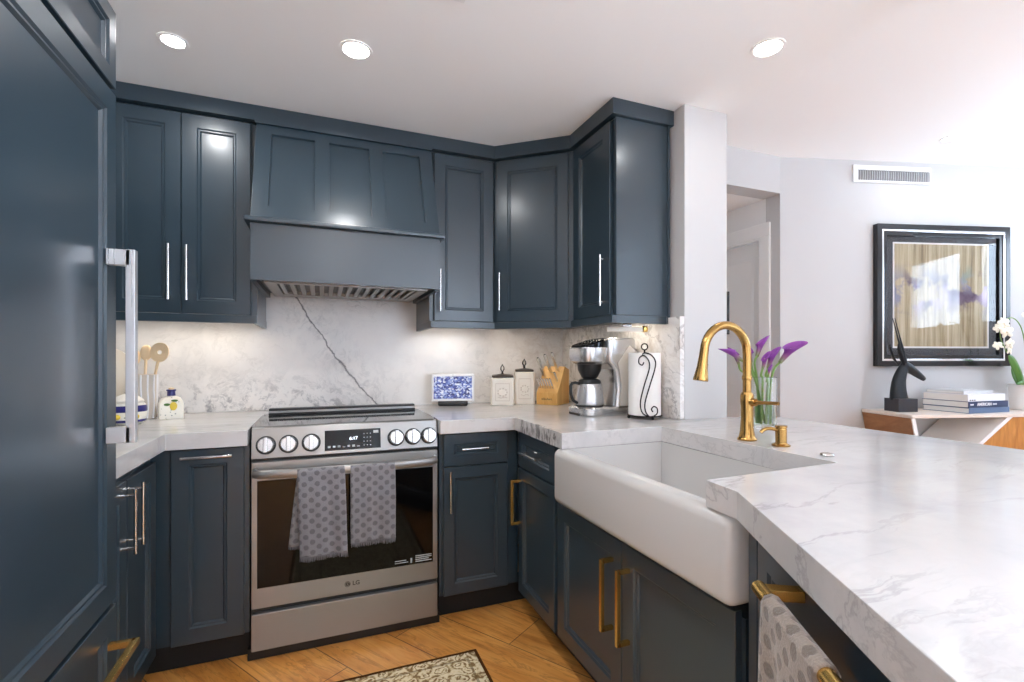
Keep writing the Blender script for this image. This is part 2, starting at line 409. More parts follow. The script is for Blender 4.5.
class MB:
    """collects shapes into one mesh"""
    def __init__(s):
        s.bm = bmesh.new(); s.uv = None
    def merge(s, tmp, mtx=None):
        if mtx is not None: bmesh.ops.transform(tmp, matrix=mtx, verts=tmp.verts)
        me = bpy.data.meshes.new('t'); tmp.to_mesh(me); tmp.free()
        s.bm.from_mesh(me); bpy.data.meshes.remove(me)
        return s
    def box(s, x0, x1, y0, y1, z0, z1, bev=0.0, seg=2, mtx=None):
        b = bmesh.new(); bmesh.ops.create_cube(b, size=1)
        bmesh.ops.scale(b, vec=(x1-x0, y1-y0, z1-z0), verts=b.verts)
        bmesh.ops.translate(b, vec=((x0+x1)/2, (y0+y1)/2, (z0+z1)/2), verts=b.verts)
        if bev: bmesh.ops.bevel(b, geom=b.edges[:], offset=bev, segments=seg, affect='EDGES', profile=0.5)
        return s.merge(b, mtx)
    def prism(s, poly, z0, z1, bev=0.0, axis='Z', seg=2):
        """poly in the plane across the axis: Z -> (x,y), Y -> (x,z), X -> (y,z)"""
        b = bmesh.new()
        P = {'Z': lambda a, c, t: (a, c, t), 'Y': lambda a, c, t: (a, t, c), 'X': lambda a, c, t: (t, a, c)}[axis]
        lo = [b.verts.new(P(a, c, z0)) for a, c in poly]; hi = [b.verts.new(P(a, c, z1)) for a, c in poly]
        b.faces.new(lo); b.faces.new(hi)
        for i in range(len(poly)):
            j = (i+1) % len(poly); b.faces.new((lo[i], lo[j], hi[j], hi[i]))
        bmesh.ops.recalc_face_normals(b, faces=b.faces)
        if bev: bmesh.ops.bevel(b, geom=b.edges[:], offset=bev, segments=seg, affect='EDGES', profile=0.5)
        return s.merge(b)
    def tube(s, pts, r, seg=12, cap=True, flat=1.0, up=None):
        """sweep a circle (or ellipse) along pts; r number or list"""
        pts = [Vector(p) for p in pts]; n = len(pts)
        rs = r if isinstance(r, (list, tuple)) else [r]*n
        b = s.bm
        tang = []
        for i in range(n):
            a = pts[max(0, i-1)]; c = pts[min(n-1, i+1)]; tang.append((c-a).normalized())
        ref = Vector(up) if up else (Vector((0, 0, 1)) if abs(tang[0].z) < 0.9 else Vector((1, 0, 0)))
        u = (ref - tang[0]*ref.dot(tang[0])).normalized()
        rings = []
        for i in range(n):
            u = (u - tang[i]*u.dot(tang[i])).normalized(); v = tang[i].cross(u)
            rings.append([b.verts.new(pts[i] + (u*math.cos(2*PI*k/seg)*flat + v*math.sin(2*PI*k/seg))*rs[i]) for k in range(seg)])
        for i in range(n-1):
            for k in range(seg):
                l = (k+1) % seg; b.faces.new((rings[i][k], rings[i][l], rings[i+1][l], rings[i+1][k]))
        if cap:
            b.faces.new(rings[0][::-1]); b.faces.new(rings[-1])
        return s
    def cyl(s, p0, p1, r0, r1=None, seg=20):
        r1 = r0 if r1 is None else r1
        return s.tube([p0, p1], [r0, r1], seg)
    def lathe(s, prof, c=(0, 0, 0), seg=32, mtx=None, close=True):
        b = bmesh.new(); rings = []
        for r, z in prof:
            if r < 1e-6: rings.append([b.verts.new((0, 0, z))])
            else: rings.append([b.verts.new((r*math.cos(2*PI*k/seg), r*math.sin(2*PI*k/seg), z)) for k in range(seg)])
        for A, B in zip(rings, rings[1:]):
            for k in range(seg):
                l = (k+1) % seg
                if len(A) == 1 and len(B) == 1: continue
                if len(A) == 1: b.faces.new((A[0], B[l], B[k]))
                elif len(B) == 1: b.faces.new((A[k], A[l], B[0]))
                else: b.faces.new((A[k], A[l], B[l], B[k]))
        bmesh.ops.recalc_face_normals(b, faces=b.faces)
        m = Matrix.Translation(c)
        if mtx is not None: m = m @ mtx.to_4x4()
        return s.merge(b, m)
    def ball(s, c, r, sc=(1, 1, 1), seg=16, mtx=None):
        b = bmesh.new(); bmesh.ops.create_uvsphere(b, u_segments=seg, v_segments=max(6, seg//2), radius=r)
        bmesh.ops.scale(b, vec=sc, verts=b.verts)
        m = Matrix.Translation(c)
        if mtx is not None: m = m @ mtx.to_4x4()
        return s.merge(b, m)
    def grid(s, f, nu, nv, uvf=None):
        """surface f(i/nu, j/nv) -> point"""
        b = s.bm
        V = [[b.verts.new(f(i/nu, j/nv)) for j in range(nv+1)] for i in range(nu+1)]
        uvl = b.loops.layers.uv.verify() if uvf else None
        for i in range(nu):
            for j in range(nv):
                fc = b.faces.new((V[i][j], V[i+1][j], V[i+1][j+1], V[i][j+1]))
                if uvf:
                    for lp, (a, c) in zip(fc.loops, ((i, j), (i+1, j), (i+1, j+1), (i, j+1))):
                        lp[uvl].uv = uvf(a/nu, c/nv)
        return s
    def rings(s, loops, capends=True):
        """bridge equally long vertex loops"""
        b = s.bm; L = [[b.verts.new(p) for p in lp] for lp in loops]; n = len(L[0])
        for A, B in zip(L, L[1:]):
            for k in range(n):
                l = (k+1) % n; b.faces.new((A[k], A[l], B[l], B[k]))
        if capends:
            b.faces.new(L[0][::-1]); b.faces.new(L[-1])
        bmesh.ops.recalc_face_normals(b, faces=b.faces)
        return s

def link(name, mb, m, parent=None, loc=(0, 0, 0), rot=(0, 0, 0), smooth=35):
    me = bpy.data.meshes.new(name)
    bm = mb.bm if isinstance(mb, MB) else mb
    bm.to_mesh(me); bm.free()
    if smooth:
        me.polygons.foreach_set('use_smooth', [True]*len(me.polygons))
        me.set_sharp_from_angle(angle=R(smooth))
    o = bpy.data.objects.new(name, me); COL.objects.link(o)
    for mm in (m if isinstance(m, (list, tuple)) else [m]): me.materials.append(M[mm] if isinstance(mm, str) else mm)
    o.location = loc; o.rotation_euler = rot
    if smooth and smooth < 50:   # keep the large flats flat between rounded edges
        wm = o.modifiers.new('flat_faces', 'WEIGHTED_NORMAL'); wm.keep_sharp = True; wm.weight = 80
    if parent: o.parent = parent
    return o

def tag(o, label, cat, group=None):
    o['label'] = label; o['category'] = cat
    if group: o['group'] = group
    return o

def thing(name, label, cat, loc=(0, 0, 0), rotz=0.0, group=None):
    o = bpy.data.objects.new(name, None); COL.objects.link(o)
    o.empty_display_size = 0.05
    o.location = loc; o.rotation_euler = (0, 0, R(rotz))
    return tag(o, label, cat, group)

def struct(name, mb, m, smooth=35, loc=(0, 0, 0), rot=(0, 0, 0), parent=None):
    o = link(name, mb, m, parent, loc, rot, smooth)
    if parent is None: o['kind'] = 'structure'
    return o

def dup(root, loc, rotz=None, label=None):
    r = root.copy(); COL.objects.link(r); r.location = loc
    if rotz is not None: r.rotation_euler = (0, 0, R(rotz))
    if label: r['label'] = label
    for ch in list(root.children):
        c = ch.copy(); COL.objects.link(c); c.parent = r
        for g in ch.children:
            d = g.copy(); COL.objects.link(d); d.parent = c
    return r

def text(name, s, size, parent, m, loc, rot=(R(90), 0, 0), extrude=0.0004, align='CENTER', bold=0.0):
    c = bpy.data.curves.new(name, 'FONT'); c.body = s; c.size = size; c.extrude = extrude
    c.align_x = align; c.align_y = 'CENTER'; c.offset = bold
    t = bpy.data.objects.new('tmp', c); COL.objects.link(t)
    bpy.context.view_layer.update()
    me = bpy.data.meshes.new_from_object(t.evaluated_get(bpy.context.evaluated_depsgraph_get()))
    bpy.data.objects.remove(t); bpy.data.curves.remove(c)
    me.name = name; me.materials.clear(); me.materials.append(M[m])
    o = bpy.data.objects.new(name, me); COL.objects.link(o)
    o.location = loc; o.rotation_euler = rot; o.parent = parent
    return o

# cabinet pieces; a front is built with its face at y = 0 looking towards -y, x to the right, z up
def shaker(wd, h, t=0.02, fr=0.056):
    mb = MB()
    def ring(i, y, ix=None): return [(i, y, i), (wd-i, y, i), (wd-i, y, h-i), (i, y, h-i)]
    mb.rings([ring(0, t), ring(0, 0.0018), ring(0.0018, 0), ring(fr, 0), ring(fr+0.0055, 0.0055),
              ring(fr+0.010, 0.0055), ring(fr+0.0155, 0.0125)])
    return mb

def bar_pull(L, vertical=True, out=0.032, r=0.0055, square=False, inset=0.018):
    """centred on the origin of the face; returns mesh builder"""
    mb = MB(); h = L/2
    ax = (lambda a, y, q=0: (q, y, a)) if vertical else (lambda a, y, q=0: (a, y, q))
    if square:
        if vertical:
            mb.box(-r, r, -out-r, -out+r, -h, h, 0.001)
            for sg in (-1, 1): mb.box(-r, r, -out, 0, sg*(h-r)-r, sg*(h-r)+r, 0.0008)
        else:
            mb.box(-h, h, -out-r, -out+r, -r, r, 0.001)
            for sg in (-1, 1): mb.box(sg*(h-r)-r, sg*(h-r)+r, -out, 0, -r, r, 0.0008)
    else:
        mb.tube([ax(-h, -out), ax(h, -out)], r, 14)
        for sg in (-1, 1):
            mb.tube([ax(sg*(h-inset), -out), ax(sg*(h-inset), 0)], r*0.85, 12)
    return mb

def front(parent, name, x0, x1, z0, z1, pull=None, pm='chrome', y=0.0, fr=0.056, pname='pull', m='cab', **kw):
    """door or drawer front with an optional pull = (px, pz, length, vertical)"""
    d = link(name, shaker(x1-x0, z1-z0, fr=fr), m, parent, (x0, y, z0))
    if pull:
        px, pz, L, vert = pull
        link(pname, bar_pull(L, vert, **kw), pm, d, (px-x0, 0, pz-z0))
    return d

# ------------------------------------------------------------------ the setting
ZK, ZL = 2.32, 2.44          # kitchen and living-room ceilings
YB, XW = 2.82, 1.475         # marble faces of the back and right walls
XL, XR, YR = -1.25, 4.6, -3.2

YT = -1.0
struct('floor', MB().prism([(XL-0.1, YR-0.1), (2.07, YR-0.1), (2.07, YT-0.1), (XR+0.1, YT-0.1), (XR+0.1, 4.3), (XL-0.1, 4.3)], -0.1, 0), 'floor')
struct('ceiling', MB().box(XL-0.1, 1.745, YR-0.1, 2.95, ZK, ZK+0.25), 'ceil')
struct('ceiling_living', MB().prism([(1.745, YR-0.1), (2.07, YR-0.1), (2.07, YT-0.1), (XR+0.1, YT-0.1), (XR+0.1, 1.75), (2.64, 2.3), (2.0, 2.3), (1.745, 2.3)], ZL, ZL+0.13), 'ceil')
struct('wall_back', MB().box(XL-0.1, 1.77, YB+0.02, YB+0.14, 0, ZK), 'white')
struct('wall_left', MB().box(XL-0.12, XL, YR-0.1, YB+0.02, 0, ZK), 'white')
struct('wall_right', MB().box(1.50, 1.745, 1.70, YB+0.02, 0, ZK), 'white_darkened')
# living-room wall with the picture, turned 16 degrees
FA = -16.08
fe = Vector((math.cos(R(FA)), math.sin(R(FA)), 0)); fn = Vector((math.sin(R(FA)), -math.cos(R(FA)), 0))
P1 = Vector((2.65, 2.158, 0))
def FW(s, off=0.0, z=0.0): return P1 + fe*s + fn*off + Vector((0, 0, z))
struct('wall_living', MB().prism([FW(0)[:2], FW(2.2)[:2], FW(2.2, -0.12)[:2], FW(0.08, -0.12)[:2], (2.65, 2.262)], 0, ZL), 'white_darkened')
# hallway beyond the opening
struct('wall_header', MB().box(1.745, 2.65, 2.158, 2.28, 2.213, ZL), 'white_darkened')
struct('wall_hall', MB().box(2.65, 2.77, 2.264, 2.302, 0, 2.32).box(2.65, 2.77, 2.302, 3.1, 1.966, 2.32).box(2.65, 2.77, 3.1, 4.2, 0, 2.32), 'white')
struct('wall_hall_end', MB().box(1.65, 2.77, 4.2, 4.3, 0, 2.32), 'white')
struct('wall_hall_left', MB().box(1.65, 1.77, YB+0.14, 4.2, 0, 2.32), 'white')
struct('ceiling_hall', MB().box(1.745, 2.65, 2.28, 4.2, 2.213, 2.32), 'ceil')
cas = MB()
cas.box(2.632, 2.65, 2.222, 2.304, 0, 1.966, 0.004).box(2.632, 2.65, 3.1, 3.18, 0, 1.966, 0.004).box(2.632, 2.65, 2.222, 3.18, 1.966, 2.054, 0.004)
cas.box(2.64, 2.655, 2.29, 2.312, 0, 1.975, 0.003).box(2.64, 2.655, 2.29, 3.11, 1.955, 1.975, 0.003)
struct('trim_1', cas, 'trim')
d1 = struct('door_1', MB().box(2.70, 2.74, 2.305, 3.098, 0.005, 1.962, 0.003), 'trim')
pn = MB()
for (a, b) in ((0.15, 0.85), (1.0, 1.85)):
    for (c, d) in ((2.40, 2.66), (2.75, 3.0)):
        pn.rings([[(2.70, c, a), (2.70, d, a), (2.70, d, b), (2.70, c, b)],
                  [(2.692, c+0.02, a+0.02), (2.692, d-0.02, a+0.02), (2.692, d-0.02, b-0.02), (2.692, c+0.02, b-0.02)]])
struct('door_panel', pn, 'trim', parent=d1)
# window walls behind and to the right of the camera
def window_wall(name, axis, at, th, a0, a1, zt, openings):
    mb = MB(); b = a0
    def bx(p, q, z0, z1):
        if q - p < 1e-4 or z1 - z0 < 1e-4: return
        if axis == 'X': mb.box(at, at+th, p, q, z0, z1)
        else: mb.box(p, q, at, at+th, z0, z1)
    for (p, q, z0, z1) in openings:
        bx(b, p, 0, zt); bx(p, q, 0, z0); bx(p, q, z1, zt); b = q
    bx(b, a1, 0, zt)
    struct(name, mb, 'white')
opE = [(-0.17, 0.58, 1.44, 2.15), (0.74, 1.32, 1.44, 2.15)]
opT = [(3.08, 3.42, 0.05, 2.41)]
opAdded = [(-3.15, -2.12, 0.05, 2.27), (-2.06, -1.06, 0.05, 2.27)]  # unseen windows added to throw daylight on the refrigerator
opR = []
window_wall('wall_east', 'X', XR, 0.1, YT, 1.72, ZL+0.13, opE)
window_wall('wall_rear', 'Y', YR-0.1, 0.1, XL, 2.07, ZL+0.13, opR)
window_wall('wall_added_partition', 'X', 1.95, 0.12, YR, YT, ZL, opAdded)  # unseen wall added to keep rear light off the living-room wall
window_wall('wall_terrace', 'Y', YT-0.1, 0.1, 1.95, XR, ZL+0.13, opT)
k = 0
for ops, ax, at in ((opE, 'X', XR), (opR, 'Y', YR), (opT, 'Y', YT), (opAdded, 'X', 1.95)):
    for (p, q, z0, z1) in ops:
        k += 1
        mb = MB(); f = 0.045
        for (a, b, c, d) in ((p, q, z0, z0+f), (p, q, z1-f, z1), (p, p+f, z0+f, z1-f), (q-f, q, z0+f, z1-f)):
            if ax == 'X': mb.box(at+0.02, at+0.07, a, b, c, d)
            else: mb.box(a, b, at-0.07, at-0.02, c, d)
        struct('window_%d' % k, mb, 'trim')  # the last ones are the added, unseen partition windows
        if ax == 'X': portal((at+0.09, (p+q)/2, (z0+z1)/2), (0, R(90), 0), z1-z0, q-p)
        else: portal(((p+q)/2, at-0.09, (z0+z1)/2), (R(90), 0, 0), q-p, z1-z0)

# ------------------------------------------------------------------ worktops and backsplash
CT0, CT1 = 0.855, 0.915
def worktop(name, poly, label):
    b = bmesh.new()
    lo = [b.verts.new((x, y, CT0)) for x, y in poly]; hi = [b.verts.new((x, y, CT1)) for x, y in poly]
    b.faces.new(lo[::-1]); b.faces.new(hi)
    n = len(poly)
    for i in range(n):
        j = (i+1) % n; b.faces.new((lo[i], lo[j], hi[j], hi[i]))
    bmesh.ops.recalc_face_normals(b, faces=b.faces)
    bmesh.ops.bevel(b, geom=b.edges[:], offset=0.0025, segments=2, affect='EDGES', profile=0.5)
    o = link(name, b, 'marble', smooth=30)
    return tag(o, label, 'countertop')
worktop('countertop', [(-0.262, 2.07), (-0.525, 2.07), (-0.525, 1.585), (-1.245, 1.585), (-1.245, YB-0.001), (0.482, YB-0.001), (0.482, 2.605), (-0.262, 2.605)],
        'white marble worktop in the left corner between refrigerator and range')
PO = Vector((0.798, 0.751)); PD = Vector((-0.502, -0.865))
pe = PO + PD*1.05
worktop('countertop', [(0.484, 2.07), (0.835, 2.07), (0.818, 1.567), (1.27, 1.57), (1.262, 0.86), (0.806, 0.846), (PO.x, PO.y), (pe.x, pe.y),
                       (1.25, -0.72), (1.90, -0.35), (1.955, 0.70), (1.985, 1.695), (XW-0.001, 1.695), (XW-0.001, YB-0.001), (0.484, YB-0.001)],
        'large white marble worktop around the sink, running out as an angled peninsula')
tag(link('backsplash', MB().box(XL+0.005, XW, YB, YB+0.019, CT1+0.001, 1.90), 'marble_back'),
    'tall marble backsplash slab with a dark diagonal vein, behind the range', 'backsplash')
tag(link('backsplash', MB().box(XW, 1.499, 1.70, YB-0.001, CT1+0.001, 1.375, 0.001), 'marble_back'),
    'shorter marble backsplash slab on the right wall behind the paper towels', 'backsplash')

# ------------------------------------------------------------------ refrigerator and cabinet above
fr_ = thing('refrigerator', 'tall built-in refrigerator with dark blue panels at the left edge', 'refrigerator', (-0.50, 0.60, 0), 90)
link('body', MB().box(0, 0.955, 0.022, 0.72, 0.0, 1.885), 'cab', fr_)
dr = front(fr_, 'door', 0.003, 0.952, 0.560, 1.876, fr=0.058)
hb = MB()
hb.box(-0.011, 0.011, -0.060, -0.040, -0.245, 0.245, 0.0015)
for sg in (-1, 1): hb.box(-0.011, 0.011, -0.05, 0, sg*0.224-0.02, sg*0.224+0.02, 0.0015)
link('handle', hb, 'steelz', dr, (0.893, 0, 1.22-0.560))
dw = front(fr_, 'drawer', 0.003, 0.952, 0.09, 0.548, fr=0.058)
link('handle', bar_pull(0.62, False, 0.055, 0.008, True), 'brass', dw, (0.60, 0, 0.37))
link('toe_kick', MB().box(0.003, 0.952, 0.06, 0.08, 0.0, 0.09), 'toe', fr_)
fc = thing('wall_cabinet', 'dark blue cabinet mounted over the refrigerator, touching the frame top', 'cabinet', (-0.50, 0.60, 1.892), 90)
link('body', MB().box(0, 0.955, 0.022, 0.72, 0, 0.205), 'cab', fc)
front(fc, 'door', 0.003, 0.476, 0.0, 0.20, fr=0.042); front(fc, 'door', 0.479, 0.952, 0.0, 0.20, fr=0.042)


# ------------------------------------------------------------------ base cabinets
DT, DB = 0.848, 0.125
def base_cabinet(label, loc, rotz, wd, depth, toe_l=0.0):
    c = thing('base_cabinet', label, 'cabinet', loc, rotz)
    link('body', MB().box(0, wd, 0.021, depth, 0.12, 0.853), 'cab', c)
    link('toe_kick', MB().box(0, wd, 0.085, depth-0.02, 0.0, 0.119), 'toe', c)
    return c
bc = base_cabinet('dark blue two-door base cabinet beside the refrigerator', (-0.55, 1.575, 0), 90, 0.505, 0.66)
front(bc, 'door', 0.003, 0.213, DB, DT-0.03, (0.181, 0.70, 0.195, True))
front(bc, 'door', 0.217, 0.490, DB, DT-0.03, (0.247, 0.705, 0.195, True))
bc = base_cabinet('narrow dark blue pull-out cabinet left of the range', (-0.519, 2.10, 0), 0, 0.258, 0.70)
front(bc, 'door', 0.004, 0.241, DB, DT, (0.123, 0.822, 0.165, False))
link('filler', MB().box(-0.085, 0.0, 0.022, 0.05, 0.12, 0.853), 'cab', bc)
link('corner_toe_kick', MB().box(-0.12, 0.0, 0.085, 0.12, 0.0, 0.119), 'toe', bc)
bc = base_cabinet('dark blue base cabinet with one drawer, right of the range', (0.490, 2.10, 0), 0, 0.335, 0.70)
front(bc, 'drawer', 0.016, 0.322, 0.705, DT, (0.155, 0.782, 0.125, False), fr=0.046, r=0.0045)
front(bc, 'door', 0.016, 0.322, DB, 0.699, (0.041, 0.595, 0.185, True), fr=0.050, r=0.0045)
link('filler', MB().box(0.322, 0.382, 0.022, 0.05, 0.12, 0.853), 'cab', bc)
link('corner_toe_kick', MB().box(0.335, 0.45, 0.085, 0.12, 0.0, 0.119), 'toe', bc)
bc = base_cabinet('narrow dark blue corner cabinet with drawer, left of the sink', (0.85, 2.072, 0), -90, 0.385, 0.60)
front(bc, 'drawer', 0.010, 0.380, 0.690, DT, (0.185, 0.768, 0.165, False), fr=0.046, r=0.0058)
dd = front(bc, 'door', 0.010, 0.380, DB-0.015, 0.683, fr=0.050)
link('pull', bar_pull(0.205, True, 0.042, 0.006, True), 'brass', dd, (0.024, 0, 0.42))
bc = thing('base_cabinet', 'dark blue sink cabinet with two brass-handled doors', 'cabinet', (0.85, 1.680, 0), -90)
link('body', MB().box(0, 0.885, 0.021, 0.60, 0.12, 0.612), 'cab', bc)
link('side_panel', MB().box(0, 0.062, 0.021, 0.60, 0.651, 0.853), 'cab', bc)
link('side_panel', MB().box(0.918, 0.94, 0.021, 0.6, 0.12, 0.853), 'cab', bc)
link('toe_kick', MB().box(0, 0.885, 0.085, 0.58, 0.0, 0.119), 'toe', bc)
front(bc, 'door', 0.015, 0.441, DB-0.01, 0.628, (0.395, 0.452, 0.225, True), pm='brass', out=0.04, r=0.0062, square=True)
front(bc, 'door', 0.445, 0.875, DB-0.01, 0.628, (0.482, 0.452, 0.225, True), pm='brass', out=0.04, r=0.0062, square=True)

# farmhouse sink
sk = thing('sink', 'white apron-front farmhouse sink set into the worktop', 'sink', (0.80, 1.612, 0.652), -90)
b = bmesh.new(); bmesh.ops.create_cube(b, size=1)
SW, SD, SH = 0.842, 0.50, 0.203
bmesh.ops.scale(b, vec=(SW, SD, SH), verts=b.verts); bmesh.ops.translate(b, vec=(SW/2, SD/2, SH/2), verts=b.verts)
bmesh.ops.bevel(b, geom=b.edges[:], offset=0.028, segments=5, affect='EDGES', profile=0.5)
tf = max((f for f in b.faces if f.normal.z > 0.99), key=lambda f: f.calc_area())
for v in tf.verts:   # basin mouth
    v.co.x = 0.047 if v.co.x < SW/2 else SW-0.087
    v.co.y = 0.048 if v.co.y < SD/2 else SD-0.035
ex = bmesh.ops.extrude_discrete_faces(b, faces=[tf])['faces']
for v in ex[0].verts:
    v.co.z = 0.03; cx, cy = SW/2-0.02, SD/2
    v.co.x += 0.012 if v.co.x < cx else -0.012; v.co.y += 0.012 if v.co.y < cy else -0.012
me_ed = [e for f in ex for e in f.edges]
bmesh.ops.bevel(b, geom=me_ed, offset=0.02, segments=3, affect='EDGES', profile=0.5)
link('basin', b, 'sinkc', sk, smooth=50)
link('drain', MB().lathe([(0, 0.004), (0.03, 0.003), (0.042, 0.005), (0.045, 0.002), (0.045, 0)], (0.40, 0.30, 0.0302)), 'chrome', sk)

# dishwasher in the angled peninsula
dwr = thing('dishwasher', 'dark panelled dishwasher with brass bar, under the angled peninsula', 'dishwasher', (0.824, 0.736, 0), -120.12)
link('body', MB().box(0.03, 0.63, 0.022, 0.55, 0.12, 0.852), 'cab', dwr)
link('filler', MB().box(-0.02, 0.026, 0.0, 0.04, 0.10, 0.853), 'cab', dwr)
link('filler', MB().box(0.635, 0.80, 0, 0.3, 0.0, 0.853), 'cab', dwr)
dd = front(dwr, 'door', 0.03, 0.63, DB-0.01, 0.835, fr=0.05)
hb = MB(); hb.tube([(0.184, -0.06, 0), (0.585, -0.06, 0)], 0.0115, 20)
for xx in (0.200, 0.572): hb.box(xx-0.012, xx+0.012, -0.06, 0, -0.009, 0.009, 0.002)
link('handle', hb, 'brass', dd, (0.0, 0, 0.815-DB+0.01))
link('toe_kick', MB().box(0.03, 0.63, 0.08, 0.5, 0.0, 0.119), 'toe', dwr)

# ------------------------------------------------------------------ cloths
def drape(name, label, world, rotz, cx, wid, bar_y, bar_z, bar_r, front_len, back_len, m, fringe=0.016, wave=0.006, skew=0.0, gather=0.0, group=None, thick=0.004, back_skew=0.0, out=0.012):
    """a towel folded over a bar that runs along local x at (bar_y, bar_z)"""
    t = thing(name, label, 'towel', world, rotz, group)
    r = bar_r + 0.004
    Ltop = PI*r; tot = back_len + Ltop + front_len
    ph = random.random()*6
    def prof(s, side):
        # s metres from the back hem
        if s < back_len: y, z = r, -(back_len - s)
        elif s < back_len + Ltop:
            a = (s - back_len)/r; y, z = r*math.cos(a), r*math.sin(a)
        else: y, z = -r, -(s - back_len - Ltop)
        return y, z
    def pt(u, v):
        s = v*tot; y, z = prof(s, 0)
        hang = max(0.0, -z); k = min(1.0, hang/0.12)
        wv = wave*k*(math.sin(u*9+ph) + 0.5*math.sin(u*17+ph*2+z*6))
        if s < back_len: xo = back_skew*hang; wv = abs(wv)*0.5
        else: xo = skew*hang; wv = wv - out*k
        wd = wid*(1 - gather*math.exp(-hang/0.05))
        return Vector(((u-0.5)*wd + cx + xo, bar_y + y + (wv if s > back_len else wv), bar_z + z))
    mb = MB(); mb.grid(pt, 26, 60, lambda u, v: (u*wid, v*tot))
    o = link('cloth', mb, m, t, smooth=60)
    sm = o.modifiers.new('thickness', 'SOLIDIFY'); sm.thickness = thick; sm.offset = 1.0
    if fringe:
        for e in (0, 1):
            fb = MB()
            for i in range(64):
                p = pt((i+0.5)/64, float(e)); q = p + Vector((random.uniform(-.002, .002), random.uniform(-.002, .001), -fringe*random.uniform(0.7, 1.1)))
                fb.tube([p + Vector((0, 0, 0.003)), q], [0.0016, 0.0009], 5)
            link('fringe', fb, m, t)
    return t
RX, RY = 0.1125, 2.10
drape('dish_towel', 'grey dotted dish towel hanging left of centre on the oven handle', (0, 0, 0), 0, 0.0, 0.175, 2.048, 0.742, 0.012, 0.325, 0.29, 'towel', back_skew=-0.11, skew=0.03)
drape('dish_towel', 'grey dotted dish towel hanging right of centre on the oven handle', (0, 0, 0), 0, 0.197, 0.176, 2.048, 0.742, 0.012, 0.295, 0.25, 'towel', wave=0.005)
drape('hand_towel', 'taupe dotted terry towel hanging from the brass dishwasher bar', (0.824, 0.736, 0), -120.12, 0.352, 0.170, -0.06, 0.815, 0.0115, 0.36, 0.25, 'towel_tan', fringe=0, wave=0.006, thick=0.006, out=0.0, skew=0.06)

# ------------------------------------------------------------------ range
rg = thing('range', 'stainless steel slide-in electric range with black glass oven door', 'range', (RX, RY, 0), 0)
hw = 0.3665
link('body', MB().box(-hw, hw, 0.03, 0.48, 0.02, 0.895).box(-hw, hw, 0.02, 0.4, 0.1, 0.79), 'black', rg)
link('toe_plate', MB().box(-0.382, 0.382, 0.032, 0.06, 0.0, 0.044), 'black', rg)
link('cooktop', MB().box(-hw-0.004, hw+0.004, 0.032, 0.495, 0.897, 0.918, 0.003), 'ceramictop', rg)
link('rear_rail', MB().box(-0.345, 0.345, 0.43, 0.49, 0.9185, 0.929, 0.002).box(-0.345, 0.345, 0.447, 0.49, 0.937, 0.948, 0.002), 'black', rg)
link('rail_strip', MB().box(-0.345, 0.345, 0.44, 0.485, 0.929, 0.937), 'steel', rg)
ctl = MB().prism([(0.0, 0.797), (0.05, 0.797), (0.05, 0.896), (0.031, 0.918), (0.022, 0.912)], -hw, hw, axis='X', bev=0.002)
cp = link('control_panel', ctl, 'steel', rg)
tilt = math.atan2(0.022, 0.115)
def on_panel(x, z, out=0.0):   # point on the sloped control face
    y = 0.022*(z-0.797)/0.115
    return (x, y - out*math.cos(tilt), z + out*math.sin(tilt))
for x in (-0.315, -0.234, -0.151, 0.186, 0.258, 0.328):
    kb = MB()
    kb.lathe([(0, 0.032), (0.026, 0.031), (0.030, 0.027), (0.0315, 0.004), (0.0, 0.004)], seg=40)
    kb.box(-0.0075, 0.0075, -0.029, 0.029, 0.030, 0.042, 0.002)
    ko = link('knob', kb, 'knobm', cp, on_panel(x, 0.847, 0.001), (R(90)-tilt, 0, 0))
    link('ring', MB().lathe([(0, 0), (0.036, 0), (0.036, 0.003), (0.034, 0.0045), (0, 0.0045)], seg=40), 'black', ko)
dsp = MB().box(-0.1, 0.122, -0.003, 0.0, 0, 0.082, 0.001)
dp = link('display', dsp, 'glassblack', cp, on_panel(0, 0.810, 0.0), (-tilt, 0, 0))
text('clock_digits', '6:17', 0.019, dp, 'digits', (0.012, -0.0036, 0.045))
ic = MB()
for gx in range(3):
    for gz in range(4): ic.box(0.052+gx*0.013, 0.056+gx*0.013, -0.0036, -0.003, 0.013+gz*0.016, 0.016+gz*0.016)
for gx in range(7): ic.box(-0.088+gx*0.019, -0.078+gx*0.019, -0.0036, -0.003, 0.011, 0.0135 if gx in (3, 6) else 0.019)
ic.box(0.092, 0.113, -0.0036, -0.003, 0.063, 0.074)
link('button_marks', ic, 'iconm', dp)
# oven door
od = link('oven_door', MB().box(-hw, hw, 0.0, 0.03, 0.2125, 0.783, 0.004), 'steel', rg)
link('window', MB().box(-0.345, 0.345, -0.0025, 0.002, 0.293, 0.711, 0.001), 'glassblack', od)
hp = [(-0.352, 0.0, 0.745), (-0.35, -0.03, 0.745), (-0.33, -0.045, 0.744), (-0.2, -0.051, 0.742), (0, -0.052, 0.742), (0.2, -0.051, 0.742), (0.33, -0.045, 0.744), (0.35, -0.03, 0.745), (0.352, 0.0, 0.745)]
link('handle', MB().tube(hp, 0.017, 18, flat=0.62, up=(0, 1, 0)), 'steel', od)
text('lettering', 'LG', 0.024, od, 'darkprint', (0.022, -0.0004, 0.253), bold=0.0006)
em = MB(); em.lathe([(0, 0), (0.0115, 0), (0.0115, 0.001), (0, 0.001)], mtx=rot_to((0, -1, 0)), c=(-0.012, 0.0, 0.253), seg=28)
link('emblem', em, 'darkprint', od)
em = MB()
for i in range(15):
    a0, a1 = R(20+i*20), R(20+(i+1)*20)
    c = Vector((-0.012, -0.0013, 0.253))
    em.tube([c+Vector((math.cos(a0), 0, math.sin(a0)))*0.0088, c+Vector((math.cos(a1), 0, math.sin(a1)))*0.0088], 0.0007, 5)
